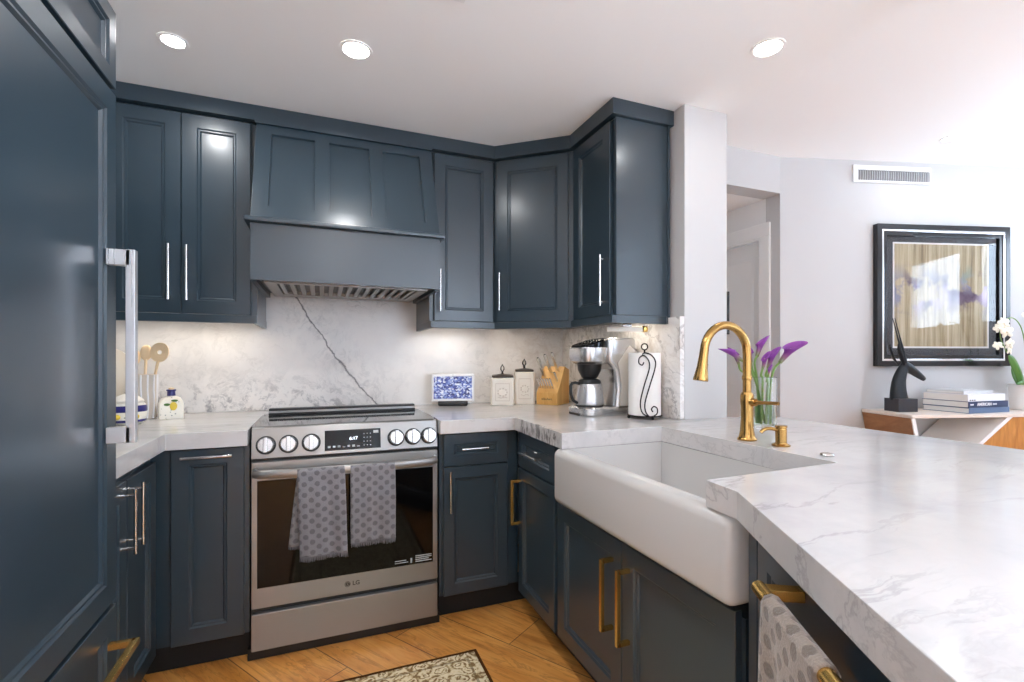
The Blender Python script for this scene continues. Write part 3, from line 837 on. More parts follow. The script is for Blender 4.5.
em.box(-0.0127, -0.0113, -0.0017, -0.001, 0.249, 0.258).box(-0.0127, -0.008, -0.0017, -0.001, 0.249, 0.2503)
link('emblem_lines', em, 'steel', od)
st = MB()
for i in range(4): st.box(0.268, 0.338-(i == 1)*0.012, -0.0031, -0.0025, 0.302+i*0.008, 0.306+i*0.008)
st.box(0.246, 0.253, -0.0031, -0.0025, 0.301, 0.322)
for i in range(2): st.box(0.180, 0.236-i*0.008, -0.0031, -0.0025, 0.306+i*0.009, 0.309+i*0.009)
link('door_sticker', st, 'iconm', od)
link('drawer', MB().box(-hw, hw, 0.0, 0.03, 0.0475, 0.192, 0.004), 'steel', rg)

# ------------------------------------------------------------------ wall cabinets, hood, crown
UB, UT = 1.382, 2.242
def wall_body(c, poly, z0=1.345, z1=2.25, panel=None):
    link('body', MB().prism(poly, z0+0.036, z1), 'cab', c)
c = thing('wall_cabinet', 'dark blue two-door wall cabinet left of the hood', 'cabinet', (-1.10, 2.43, 0), 0)
wall_body(c, [(0, 0.021), (0.83, 0.021), (0.83, 0.388), (0, 0.388)])
link('light_rail', MB().box(0, 0.832, -0.008, 0.012, 1.345, 1.380, 0.002).box(0.812, 0.832, 0.012, 0.388, 1.345, 1.380), 'cab', c)
front(c, 'door', 0.28, 0.540, UB, UT, (0.503, 1.553, 0.235, True))
front(c, 'door', 0.543, 0.805, UB, UT, (0.568, 1.553, 0.235, True))
c = thing('wall_cabinet', 'dark blue single-door wall cabinet right of the hood', 'cabinet', (0.516, 2.43, 0), 0)
wall_body(c, [(0, 0.021), (0.349, 0.021), (0.349, 0.388), (0, 0.388)])
link('light_rail', MB().box(0, 0.346, -0.008, 0.012, 1.345, 1.380, 0.002).box(0, 0.02, 0.012, 0.388, 1.345, 1.380), 'cab', c)
front(c, 'door', 0.021, 0.342, UB, UT, (0.046, 1.535, 0.215, True), r=0.005)
# corner cabinet set on the diagonal
A, B_ = Vector((0.866, 2.432)), Vector((1.187, 2.165))
dv = (B_-A).normalized(); ang = math.atan2(dv.y, dv.x); nv = Vector((-dv.y, dv.x))*-1.0
c = thing('wall_cabinet', 'dark blue diagonal corner wall cabinet', 'cabinet', (A.x, A.y, 0), 0)
bp = [A + Vector((0.002, 0.016)), B_ + Vector((0.016, 0.004)), Vector((XW-0.002, B_.y+0.004)), Vector((XW-0.002, YB-0.002)), Vector((A.x+0.002, YB-0.002))]
wall_body(c, [(p.x-A.x, p.y-A.y) for p in bp])
LW = (B_-A).length
rl = MB().box(0.0, LW, -0.01, 0.012, 1.345, 1.380, 0.002)
link('light_rail', rl, 'cab', c, rot=(0, 0, ang))
d = link('door', shaker(LW-0.03, UT-UB, fr=0.058), 'cab', c, (dv.x*0.012, dv.y*0.012, UB), (0, 0, ang))
link('pull', bar_pull(0.20, True, r=0.005), 'chrome', d, (0.024, 0, 0.16))
c = thing('wall_cabinet', 'dark blue wall cabinet with pale end panel, over the coffee maker', 'cabinet', (1.187, 2.162, 0), -90)
wall_body(c, [(0.0, 0.021), (0.358, 0.021), (0.358, XW-1.187-0.002), (0.0, XW-1.187-0.002)])
link('light_rail', MB().box(0, 0.376, -0.008, 0.012, 1.345, 1.380, 0.002).box(0.358, 0.376, 0.012, XW-1.187-0.002, 1.345, 1.380), 'cab', c)
link('end_panel', MB().box(0.3585, 0.376, 0.014, 0.298, 1.381, 2.25, 0.001), 'cab', c)
link('end_trim', MB().box(0.3765, 0.384, 0.287, 0.298, 1.345, 2.25, 0.001), 'cab', c)
front(c, 'door', 0.012, 0.344, UB, UT, (0.316, 1.537, 0.228, True))
# crown along the ceiling
cl = [(-1.245, 2.412), (0.858, 2.412), (1.170, 2.152), (1.172, 1.768), (1.499, 1.768)]
co = [(-1.245, 2.450), (0.870, 2.450), (1.205, 2.170), (1.205, 1.800), (1.499, 1.800)]
mb = MB()
for i in range(4):
    p0, p1, q0, q1 = cl[i], cl[i+1], co[i], co[i+1]
    lo = [(*p0, 2.252), (*p1, 2.252), (*q1, 2.252), (*q0, 2.252)]
    mb.rings([lo, [(x, y, ZK-0.001) for x, y, z in lo]])
bmesh.ops.remove_doubles(mb.bm, verts=mb.bm.verts, dist=1e-5)
tag(link('crown_moulding', mb, 'cab', smooth=0), 'dark blue crown moulding running along the ceiling over the wall cabinets', 'moulding')

# hood
hd = thing('range_hood', 'dark blue tapered wood range hood with three recessed panels', 'range hood', (RX+0.0095, 2.20, 0), 0)
W2 = 0.3905; HY1 = YB-2.20-0.002
link('lower_box', MB().prism([(0, 1.51), (0.02, 1.51), (0.02, 1.53), (HY1-0.02, 1.53), (HY1-0.02, 1.742), (0, 1.742)], -W2, W2, axis='X'), 'cab', hd)
for q0, q1 in ((-W2, -W2+0.02), (W2-0.02, W2)): link('side_lip', MB().box(q0, q1, 0.021, HY1-0.02, 1.505, 1.529), 'cab', hd)
link('ledge', MB().box(-W2-0.022, W2+0.022, -0.024, 0.20, 1.743, 1.764, 0.006), 'cab', hd)
def taper(f0, f1): pass
TB, TT, YF0, YF1 = 1.765, 2.235, 0.0, 0.205
mb = MB()
mb.prism([(YF0+0.012, TB), (HY1-0.02, TB), (HY1-0.02, TT), (YF1+0.012, TT)], -W2, W2, axis='X')
body = link('tapered_body', mb, 'cab', hd)
slope = math.atan2(YF1-YF0, TT-TB); SL = math.hypot(YF1-YF0, TT-TB)
mb = MB()  # face boards with three openings
mb.box(-W2, W2, 0, 0.0125, 0, 0.062, 0.0012).box(-W2, W2, 0, 0.0125, SL-0.05, SL, 0.0012)
pwd = (2*W2-0.062*4)/3
for i in range(4):
    x = -W2 + i*(pwd+0.062); mb.box(x, x+0.062, 0, 0.0125, 0.0605, SL-0.0485, 0.0012)
link('face_frame', mb, 'cab', hd, (0, YF0, TB), (-slope, 0, 0))
link('frieze', MB().box(-W2-0.006, W2+0.006, 0.196, 0.30, 2.236, 2.2515), 'cab', hd)
mb = MB()
mb.box(-0.345, 0.345, 0.05, 0.075, 1.507, 1.529).box(-0.345, 0.345, 0.44, 0.54, 1.507, 1.529).box(-0.345, -0.30, 0.075, 0.44, 1.507, 1.529).box(0.30, 0.345, 0.075, 0.44, 1.507, 1.529)
link('steel_insert', mb, 'steel', hd)
mb = MB(); mb.box(-0.3, 0.3, 0.07, 0.445, 1.524, 1.529)
link('filter_void', mb, 'black', hd)
for i in range(15):
    x = -0.292+i*0.0405
    link('baffle', MB().box(x, x+0.019, 0.076, 0.44, 1.508, 1.522, 0.002), 'steel', hd)

# ------------------------------------------------------------------ lamps in the ceiling and under the cabinets
def downlight(label, x, y, z, energy, lr=0.044):
    t = thing('recessed_light', label, 'ceiling light', (x, y, z), 0)
    link('trim_ring', MB().lathe([(lr+0.014, -0.0005), (lr+0.014, -0.003), (lr+0.010, -0.004), (lr+0.003, -0.003), (lr+0.001, -0.0005)], seg=40), 'ceil', t)
    link('lens', MB().lathe([(0, -0.002), (lr, -0.002), (lr, -0.0005)], seg=40), 'glow', t)
    l = bpy.data.lights.new('downlight', 'AREA'); l.shape = 'DISK'; l.size = 2*lr; l.energy = energy; l.color = (0.97, 0.985, 1.0)
    o = bpy.data.objects.new('downlight', l); COL.objects.link(o); o.parent = t; o.location = (0, 0, -0.012)
downlight('lit recessed ceiling light above the cabinets left of the hood', -0.492, 2.036, ZK, LAMP_W, 0.034)
downlight('lit recessed ceiling light in front of the range hood', 0.118, 1.848, ZK, LAMP_W)
downlight('lit recessed ceiling light near the white wall end', 1.513, 1.282, ZK, LAMP_W*0.4)
downlight('lit recessed ceiling light near the wall with the picture', 3.324, 1.628, ZL, 0.5, 0.026)

downlight('added unseen ceiling light over the aisle, brightening the floor', 0.12, 0.88, ZK, LAMP_W*2.6)  # unseen lamp added to brighten floor, rug and base cabinets
downlight('added unseen ceiling light behind the camera, brightening the kitchen', 0.10, -1.3, ZK, LAMP_W*2.5)  # unseen lamp added to brighten refrigerator and cabinets

def strip(x, y, sx, sy, z=1.372, rz=0.0, e=None):
    l = bpy.data.lights.new('under_cabinet_strip', 'AREA'); l.shape = 'RECTANGLE'; l.size = sx; l.size_y = sy
    l.energy = STRIP_W*sx/0.3 if e is None else e; l.color = (1.0, 0.89, 0.76)
    o = bpy.data.objects.new('under_cabinet_strip', l); COL.objects.link(o); o.location = (x, y, z); o.rotation_euler = (0, 0, rz)
strip(-0.60, 2.66, 0.55, 0.03); strip(0.69, 2.66, 0.28, 0.03); strip(1.13, 2.56, 0.30, 0.03, rz=ang); strip(1.36, 1.98, 0.24, 0.03, rz=R(90))
t = thing('puck_light', 'white puck light under the cabinet above the smart display', 'light', (0.80, 2.50, 1.366))
link('housing', MB().lathe([(0, 0.014), (0.033, 0.014), (0.034, -0.016), (0.028, -0.022), (0, -0.022)]), 'whitep', t)
t = thing('light_bar', 'brass light bar fixed under the cabinet above the coffee maker', 'light', (1.318, 1.875, 1.312))
link('bar', MB().box(-0.095, 0.075, -0.012, 0.012, 0.0, 0.022, 0.003), 'ceramic', t, rot=(0, 0, R(-21)))
link('bracket', MB().box(-0.02, 0.02, -0.008, 0.008, 0.022, 0.068), 'knobm', t, rot=(0, 0, R(-21)))
link('end_cap', MB().lathe([(0, -0.016), (0.014, -0.013), (0.017, 0), (0.014, 0.013), (0, 0.016)], (0.076, -0.030, 0.012)), 'brass', t)

# grilles
t = thing('air_vent', 'white ceiling air vent above the hood, at the top frame edge', 'vent', (0.33, 1.325, ZK))
link('frame', MB().box(-0.09, 0.09, -0.16, 0.145, -0.008, -0.0005, 0.002), 'trim', t)
sl = MB()
for i in range(8): sl.box(-0.075, 0.075, -0.145+i*0.034, -0.125+i*0.034, -0.011, -0.0082)
link('slats', sl, 'iconm', t)
t = thing('air_vent', 'long white wall grille above the framed picture', 'vent', FW(0.75, 0.001, 2.30), FA)
vf = MB()
vf.box(-0.268, 0.268, -0.012, 0, 0.078, 0.107, 0.002).box(-0.268, 0.268, -0.012, 0, 0.0, 0.013, 0.002).box(-0.268, -0.24, -0.012, 0, 0.013, 0.078).box(0.258, 0.268, -0.012, 0, 0.013, 0.078)
link('frame', vf, 'trim', t)
link('back_plate', MB().box(-0.24, 0.258, -0.004, 0, 0.013, 0.078), 'lidm', t)
sl = MB()
for i in range(31): sl.box(-0.237+i*0.016, -0.230+i*0.016, -0.011, -0.0042, 0.013, 0.078)
link('louvres', sl, 'iconm', t)

# ------------------------------------------------------------------ things on the left worktop
Z = CT1 + 0.0005
t = thing('utensil_crock', 'tall cream crock with white stripes, holding the wooden spoons', 'crock', (-0.752, 2.645, Z), 12)
def rsq(h, r, n=6):
    out = []
    for (sx, sy, a0) in ((1, 1, 0), (-1, 1, 90), (-1, -1, 180), (1, -1, 270)):
        for i in range(n+1):
            a = R(a0 + 90*i/n); out.append((sx*(h-r)+r*math.cos(a), sy*(h-r)+r*math.sin(a)))
    return out
def sqloop(h, r, z): return [(x, y, z) for x, y in rsq(h, r)]
mb = MB(); mb.rings([sqloop(0.046, 0.012, 0), sqloop(0.047, 0.012, 0.006), sqloop(0.050, 0.012, 0.20), sqloop(0.046, 0.010, 0.201), sqloop(0.043, 0.010, 0.02)])
M['crockm'] = mat('taupe_glaze', lin(206, 194, 180), 0.4)
link('body', mb, 'crockm', t)
rb = MB()
for x in (-0.030, -0.006, 0.018, 0.040):
    rb.tube([(x*0.95, -0.0475, 0.004), (x+0.003, -0.0485, 0.07), (x*1.0, -0.0495, 0.13), (x*1.05, -0.0505, 0.199)], 0.0035, 8)
    rb.tube([(0.0475, x*0.95, 0.004), (0.0505, x*1.05, 0.199)], 0.003, 8)
link('stripes', rb, 'whitep', t)
cb = Vector((-0.752, 2.645, Z))
def spoon(name, label, off, lean, L, bw, kind):
    base = cb + Vector((off[0], off[1], 0.0215))
    s = thing(name, label, 'utensil', base, 0)
    d = Vector((lean[0], lean[1], 1)).normalized()
    Q = rot_to(d).to_4x4()
    o = MB()
    o.tube([Q @ Vector((0, 0, 0.006)), Q @ Vector((0, 0, L*0.72))], [0.0055, 0.006], 10)
    link('handle', o, 'spoonwood', s)
    h = MB()
    if kind == 'hole':
        n = 26
        def lp(rx, rz, y): return [Q @ Vector((rx*math.cos(2*PI*k/n), y, L*0.72+bw*1.15+rz*math.sin(2*PI*k/n)*(1.0))) for k in range(n)]
        L4 = [lp(bw, bw*1.25, -0.004), lp(bw, bw*1.25, 0.004), lp(0.009, 0.009, 0.004), lp(0.009, 0.009, -0.004), lp(bw, bw*1.25, -0.004)]
        h.rings(L4, False)
    else:
        h.ball((0, 0, 0), 1.0, (bw, 0.008, bw*1.5), 18)
        bmesh.ops.transform(h.bm, matrix=Q @ Matrix.Translation((0, 0, L*0.72+bw*1.2)), verts=h.bm.verts)
    link('head', h, 'spoonwood', s)
spoon('wooden_spoon', 'wooden spoon with a hole in its round head, in the crock', (0.018, -0.010), (0.16, 0.02), 0.335, 0.036, 'hole')
spoon('wooden_spoon', 'wooden spoon with a plain narrow head, in the crock', (0.0, 0.0), (0.03, 0.03), 0.345, 0.024, 'plain')
spoon('wooden_spatula', 'pale wooden spoon leaning left behind the others, in the crock', (-0.012, 0.018), (-0.12, 0.03), 0.32, 0.026, 'plain')

def painted(name, base):
    m = mat(name, base, 0.3); t = NT(m)
    o = t.coord('Object')
    n = t.noise(t.mapping(o, scale=(42, 42, 42)), 1.0, 3, 0.5)
    vv = t.n.new('ShaderNodeTexVoronoi'); vv.inputs['Scale'].default_value = 55; t.link(o, vv.inputs['Vector'])
    k = t.math('LESS_THAN', vv.outputs['Distance'], 0.16)
    t.link(t.mix(t.math('MULTIPLY', k, 0.8), base, lin(120, 126, 116)), t.b.inputs['Base Color'])
    return m
M['painted'] = painted('painted_majolica', lin(238, 232, 218))
M['cobalt'] = mat('cobalt_glaze', lin(44, 42, 108), 0.3)
M['lemon'] = mat('lemon_glaze', lin(226, 196, 62), 0.35)
t = thing('ceramic_bottle', 'small square ceramic bottle with blue neck and painted lemon', 'bottle', (-0.637, 2.61, Z), 14)
mb = MB(); mb.rings([sqloop(0.046, 0.008, 0), sqloop(0.047, 0.008, 0.004), sqloop(0.047, 0.010, 0.07), sqloop(0.036, 0.012, 0.092), sqloop(0.016, 0.0158, 0.103)])
link('body', mb, 'painted', t)
link('neck', MB().lathe([(0.017, 0.100), (0.016, 0.112), (0.015, 0.122), (0.019, 0.126), (0.019, 0.131), (0.0, 0.131)]), 'cobalt', t)
link('stopper', MB().lathe([(0.010, 0.1305), (0.012, 0.138), (0.0, 0.141)]), 'spoonwood', t)
lm = MB(); lm.ball((0.008, -0.0475, 0.058), 1.0, (0.014, 0.003, 0.019)); 
link('lemon_motif', lm, 'lemon', t)
lv = MB(); lv.ball((-0.016, -0.0475, 0.066), 1.0, (0.012, 0.002, 0.006)).ball((0.012, -0.0475, 0.083), 1.0, (0.013, 0.002, 0.005))
link('leaf_motif', lv, 'leaf', t)
t = thing('lidded_jar', 'round white jar with blue bands and lemons, behind the refrigerator handle', 'jar', (-0.752, 2.455, Z), 0)
link('body', MB().lathe([(0.045, 0), (0.060, 0.012), (0.066, 0.045), (0.062, 0.078), (0.052, 0.090), (0.048, 0.092), (0, 0.092)], seg=40), 'painted', t)
link('band', MB().lathe([(0.0655, 0.052), (0.0668, 0.056), (0.0660, 0.070), (0.0625, 0.078)], seg=40).lathe([(0.0605, 0.010), (0.0625, 0.014), (0.063, 0.02)], seg=40), 'cobalt', t)
lm = MB()
for a in (200, 255, 310): lm.ball((0.0655*math.cos(R(a)), 0.0655*math.sin(R(a)), 0.034), 1.0, (0.013, 0.013, 0.011))
link('lemon_motif', lm, 'lemon', t)
link('lid', MB().lathe([(0.056, 0.0925), (0.055, 0.098), (0.040, 0.112), (0.020, 0.122), (0.010, 0.126), (0.012, 0.134), (0.0, 0.138)], seg=40), 'ceramic', t)
t = thing('serving_board', 'pale round-topped board leaning in the corner behind the jar', 'board', (-0.95, 2.765, Z), 0)
bp = [(-0.13, 0), (0.13, 0), (0.13, 0.20)] + [(0.13*math.cos(R(a)), 0.20+0.13*math.sin(R(a))) for a in range(10, 171, 16)] + [(-0.13, 0.20)]
link('board', MB().prism(bp, -0.008, 0.008, axis='Y', bev=0.002), 'ceramic', t, rot=(R(-6), 0, 0))

# ------------------------------------------------------------------ things on the back and right worktops
t = thing('smart_display', 'white-framed smart display showing a blue city picture', 'display', (0.705, 2.70, Z), -14)
link('base', MB().box(-0.085, 0.085, -0.03, 0.05, 0, 0.032, 0.008), 'black', t)
scr = link('screen_housing', MB().box(-0.122, 0.122, -0.012, 0.012, 0, 0.158, 0.006), 'whitep', t, (0, -0.018, 0.026), (R(-7), 0, 0))
link('screen', MB().box(-0.109, 0.109, -0.0135, -0.0122, 0.014, 0.143), 'screen', scr)
link('camera_lens', MB().ball((0, -0.012, 0.151), 0.0022), 'black', scr)

def canister(label, x, y, h, wdt, rz):
    t = thing('canister', label, 'canister', (x, y, Z), rz)
    a = wdt/2
    mb = MB(); mb.rings([sqloop(a-0.003, 0.014, 0), sqloop(a, 0.014, 0.004), sqloop(a, 0.014, h-0.006), sqloop(a-0.006, 0.014, h-0.003), sqloop(a-0.008, 0.014, h), sqloop(a-0.014, 0.012, h)])
    link('body', mb, 'ceramic', t)
    lb = MB(); fr0 = -a-0.0005
    # raised square label with garland relief
    for (p, q, z0, z1) in ((-0.6, 0.6, 0.16, 0.18), (-0.6, 0.6, 0.78, 0.80), (-0.6, -0.56, 0.18, 0.78), (0.56, 0.6, 0.18, 0.78)):
        lb.box(p*a, q*a, fr0-0.001, -a+0.002, z0*h, z1*h)
    for i in range(9):
        an = R(i*40); lb.ball((0.38*a*math.cos(an), -a, h*0.48+0.32*a*math.sin(an)), 0.0045, seg=8)
    lb.tube([(-0.4*a, -a, h*0.30), (-0.1*a, -a, h*0.27), (0.15*a, -a, h*0.31), (0.4*a, -a, h*0.28)], 0.002, 6)
    link('relief', lb, 'crockm', t)
    lid = MB(); lid.rings([sqloop(a-0.012, 0.012, h), sqloop(a-0.006, 0.014, h+0.002), sqloop(a-0.006, 0.014, h+0.012), sqloop(a-0.012, 0.014, h+0.015), sqloop(0.018, 0.017, h+0.020)])
    lo = link('lid', lid, 'lidm', t)
    fi = MB().lathe([(0.012, h+0.019), (0.006, h+0.024), (0.005, h+0.03), (0.009, h+0.033), (0.004, h+0.037)])
    for i in range(4):
        an = R(45+90*i)
        fi.tube([(0.003*math.cos(an), 0.003*math.sin(an), h+0.036), (0.014*math.cos(an), 0.014*math.sin(an), h+0.048), (0.012*math.cos(an), 0.012*math.sin(an), h+0.060), (0.002*math.cos(an), 0.002*math.sin(an), h+0.072)], [0.003, 0.0035, 0.003, 0.002], 8)
    fi.ball((0, 0, h+0.074), 0.004)
    link('finial', fi, 'blackm', lo)
canister('shorter cream canister with dark finial lid, nearest the smart display', 0.995, 2.66, 0.160, 0.138, -20)
canister('taller cream canister with dark finial lid, beside the knife block', 1.142, 2.675, 0.192, 0.122, -20)

# knife block
kb_loc = (1.293, 2.589, Z); KBA = -52
t = thing('knife_block', 'pale bamboo knife block full of steel-handled knives', 'knife block', kb_loc, KBA)
link('block', MB().prism([(-0.085, 0), (0.085, 0), (0.085, 0.205), (0.02, 0.225), (-0.050, 0.115), (-0.085, 0.070)], -0.068, 0.068, axis='X', bev=0.003), 'bamboo', t)
mk = MB()
for i, (x, hh) in enumerate(((-0.030, 0.008), (-0.018, 0.012), (-0.006, 0.007), (0.006, 0.011), (0.016, 0.007), (0.028, 0.009))):
    mk.tube([(x-0.004, -0.0855, 0.03), (x, -0.0857, 0.03+hh), (x+0.004, -0.0855, 0.028)], 0.0013, 6)
link('brand_scribble', mk, 'darkprint', t)
kroot = Matrix.Translation(kb_loc) @ Matrix.Rotation(R(KBA), 4, 'Z')
kd = Vector((0, -0.62, 0.78)).normalized()
def knife(label, lx, ly, lz, L, wd, grp=None):
    p = kroot @ Vector((lx, ly, lz))
    k = thing('knife', label, 'knife', p, KBA, grp)
    Q = rot_to(kd).to_4x4()
    def loop(wx, wy, z): return [Q @ Vector((a*wx, b*wy, z)) for a, b in ((1, 0), (0.7, 0.7), (0, 1), (-0.7, 0.7), (-1, 0), (-0.7, -0.7), (0, -1), (0.7, -0.7))]
    link('handle', MB().rings([loop(wd*0.8, wd*0.55, 0.004), loop(wd, wd*0.7, L*0.3), loop(wd*0.85, wd*0.6, L*0.6), loop(wd*1.05, wd*0.75, L*0.9), loop(wd*0.6, wd*0.4, L)]), 'chrome', k)
    link('blade', MB().rings([loop(wd*0.85, 0.001, -0.03), loop(wd*0.85, 0.001, 0.0042)]), 'steelz', k)
def blk_top(ly): return 0.115 + (ly+0.05)*(0.11/0.07)
for i in range(6):
    knife('small steel steak knife in the lower row of the knife block', -0.052+i*0.0165, -0.064, 0.097, 0.075, 0.0062, 'steak knives in the knife block')
for (lx, ly, L, nm) in ((-0.046, -0.02, 0.125, 'long steel knife at the left of the upper row of the knife block'),
                        (-0.010, -0.005, 0.12, 'long steel knife in the middle of the upper row of the knife block'),
                        (0.030, 0.004, 0.115, 'long steel knife at the right of the upper row of the knife block')):
    knife(nm, lx, ly, blk_top(ly), L+0.02, 0.0125)
knife('short steel paring knife in the middle of the knife block', 0.044, -0.036, blk_top(-0.036), 0.07, 0.008)

# coffee maker: front looks towards the aisle (-x)
t = thing('coffee_maker', 'silver coffee maker with black lid panel, under the right wall cabinet', 'coffee maker', (1.285, 2.045, Z), -90)
# local: x to the right of the maker (world -y), y back (world +x); width along x
def rrect(x0, x1, y0, y1, r, z, n=5):
    out = []
    for (cx, cy, a0) in ((x1-r, y1-r, 0), (x0+r, y1-r, 90), (x0+r, y0+r, 180), (x1-r, y0+r, 270)):
        for i in range(n+1):
            a = R(a0+90*i/n); out.append((cx+r*math.cos(a), cy+r*math.sin(a), z))
    return out
hwm = 0.098
link('base', MB().rings([rrect(-hwm+.006, hwm-.006, -0.145, 0.15, 0.06, 0.0), rrect(-hwm, hwm, -0.15, 0.155, 0.06, 0.006), rrect(-hwm, hwm, -0.15, 0.155, 0.06, 0.034), rrect(-hwm+.006, hwm-.006, -0.144, 0.15, 0.056, 0.040)]), 'silver', t)
link('warming_plate', MB().lathe([(0, 0.0435), (0.066, 0.0435), (0.068, 0.0402)], (0, -0.065, 0)), 'black', t)
link('tower', MB().rings([rrect(-hwm+.004, hwm-.004, 0.02, 0.15, 0.03, 0.041), rrect(-hwm+.004, hwm-.004, 0.03, 0.15, 0.03, 0.12), rrect(-hwm+.004, hwm-.004, 0.02, 0.15, 0.03, 0.22), rrect(-hwm+.004, hwm-.004, -0.02, 0.15, 0.03, 0.262), rrect(-hwm+.006, hwm-.006, -0.02, 0.15, 0.03, 0.36), rrect(-hwm+.012, hwm-.012, 0.0, 0.145, 0.03, 0.372)]), 'silver', t)
M['greyp'] = mat('warm_grey_plastic', lin(196, 190, 182), 0.4)
SPP = [(0.045, 0.045), (0.145, 0.045), (0.145, 0.30), (0.10, 0.335), (0.035, 0.25), (0.055, 0.15)]
for q in (hwm-0.003, -hwm-0.002): link('side_panel', MB().prism(SPP, q, q+0.005, axis='X'), 'greyp', t)
hd_ = link('brew_head', MB().rings([rrect(-hwm+.02, hwm-.02, -0.120, 0.0, 0.045, 0.245), rrect(-hwm+.006, hwm-.006, -0.142, 0.0, 0.055, 0.258), rrect(-hwm+.002, hwm-.002, -0.15, 0.0, 0.06, 0.285), rrect(-hwm+.002, hwm-.002, -0.15, 0.0, 0.06, 0.318), rrect(-hwm+.004, hwm-.004, -0.147, 0.0, 0.06, 0.325)]), 'silver', t)
lidp = MB(); A_ = [(x, y, 0.326 + 0.042*min(1, max(0, (y+0.147)/0.147))) for x, y, z in rrect(-hwm+.008, hwm-.008, -0.142, 0.0, 0.055, 0)]
B2 = [(x, y, 0.330 + 0.044*min(1, max(0, (y+0.147)/0.147))) for x, y, z in rrect(-hwm+.012, hwm-.012, -0.138, -0.004, 0.052, 0)]
lidp.rings([[(x, y, 0.325) for x, y, z in A_], A_, B2])
lo = link('lid_panel', lidp, 'glassblack', t)
bt = MB()
for i in range(5):
    for j in range(2): bt.lathe([(0, 0.002), (0.007, 0.0015), (0.008, 0)], (-0.055+i*0.0275, -0.085+j*0.035, 0.3325+0.044*((-0.085+j*0.035+0.147)/0.147)), 14)
link('buttons', bt, 'chrome', lo)
link('filter_basket', MB().lathe([(0.0, 0.175), (0.034, 0.175), (0.042, 0.186), (0.056, 0.215), (0.060, 0.244), (0, 0.244)], (0, -0.065, 0), 36), 'black', t)
cf = link('carafe', MB().lathe([(0, 0.0440), (0.058, 0.0440), (0.066, 0.05), (0.068, 0.065), (0.062, 0.12), (0.055, 0.148), (0.052, 0.152), (0, 0.152)], (0, -0.065, 0), 44), 'steelz', t)
link('carafe_lid', MB().lathe([(0.054, 0.1495), (0.056, 0.156), (0.052, 0.168), (0.030, 0.174), (0, 0.1745)], (0, -0.065, 0), 36), 'black', cf)
link('carafe_handle', MB().tube([(0, -0.122, 0.150), (0, -0.145, 0.155), (0, -0.162, 0.152), (0, -0.170, 0.14), (0, -0.168, 0.10), (0, -0.158, 0.072), (0, -0.135, 0.058), (0, -0.128, 0.06)], 0.0075, 12), 'black', cf)
link('foot', MB().box(-0.05, 0.05, -0.152, -0.12, 0.0, 0.012, 0.003), 'black', t)

# paper towel holder
pt_ = (1.378, 1.823, Z)
t = thing('paper_towel_holder', 'black scrolled wrought-iron stand holding the paper towel roll', 'paper towel holder', pt_, -30)
mb = MB()
for a in (20, 110, 200, 290): mb.ball((0.078*math.cos(R(a)), 0.078*math.sin(R(a)), 0.007), 0.007, seg=10)
ring = [(0.076*math.cos(2*PI*k/40), 0.076*math.sin(2*PI*k/40), 0.013) for k in range(41)]
mb.tube(ring, 0.0028, 8)
for a in (20, 110): mb.tube([(0.076*math.cos(R(a)), 0.076*math.sin(R(a)), 0.013), (-0.076*math.cos(R(a)), -0.076*math.sin(R(a)), 0.013)], 0.0028, 8)
link('base', mb, 'blackm', t)
mb = MB(); mb.tube([(0, 0, 0.012), (0, 0, 0.312)], 0.004, 10)
mb.tube([(0.014*math.sin(2*PI*k/24), 0, 0.326-0.014*math.cos(2*PI*k/24)) for k in range(25)], 0.0028, 8)
link('post', mb, 'blackm', t)
def scroll(sx):
    pts = []
    y = -0.079
    # lower curl, stem, upper curl
    for k in range(14):
        a = R(-60 + k*26); r_ = 0.008+0.0008*k
        pts.append((0.020+r_*math.cos(a)*0.9, y, 0.032+r_*math.sin(a)))
    pts = pts[::-1]
    return pts
def catmull(P, n=8):
    P = [Vector(p) for p in P]; out = []
    for i in range(len(P)-1):
        p0 = P[max(0, i-1)]; p1 = P[i]; p2 = P[i+1]; p3 = P[min(len(P)-1, i+2)]
        for k in range(n):
            t_ = k/n
            out.append(0.5*((2*p1)+(p2-p0)*t_+(2*p0-5*p1+4*p2-p3)*t_*t_+(3*p1-p0-3*p2+p3)*t_**3))
    out.append(P[-1]); return out
y = -0.080
s1 = catmull([(0.030, y, 0.018), (0.044, y, 0.030), (0.044, y, 0.052), (0.030, y, 0.060), (0.020, y, 0.048), (0.026, y, 0.036)])
s2 = catmull([(0.012, y, 0.014), (-0.018, y, 0.030), (-0.028, y, 0.075), (-0.012, y, 0.15), (0.010, y, 0.225), (0.008, y, 0.262), (-0.012, y, 0.285), (-0.032, y, 0.275), (-0.034, y, 0.252), (-0.020, y, 0.243), (-0.013, y, 0.256)])
s3 = catmull([(0.012, y, 0.014), (-0.004, y, 0.034), (-0.008, y, 0.075), (0.012, y, 0.15), (0.034, y, 0.225), (0.036, y, 0.262), (0.018, y, 0.288), (-0.008, y, 0.297), (-0.020, y, 0.290)])
link('scroll_arm', MB().tube(s1, 0.0028, 8).tube(s2, 0.0028, 8).tube(s3, 0.0028, 8).tube([(0.012, y, 0.013), (0.030, y, 0.018)], 0.0028, 8).tube([(0, -0.074, 0.013), (0.012, y, 0.014)], 0.0028, 8), 'blackm', t)
tag(link('paper_towel_roll', MB().lathe([(0.019, 0.016), (0.071, 0.016), (0.072, 0.018), (0.072, 0.296), (0.071, 0.298), (0.019, 0.298), (0.019, 0.016)], seg=48), 'paper', loc=pt_), 'white paper towel roll on the black iron stand', 'paper towel roll')

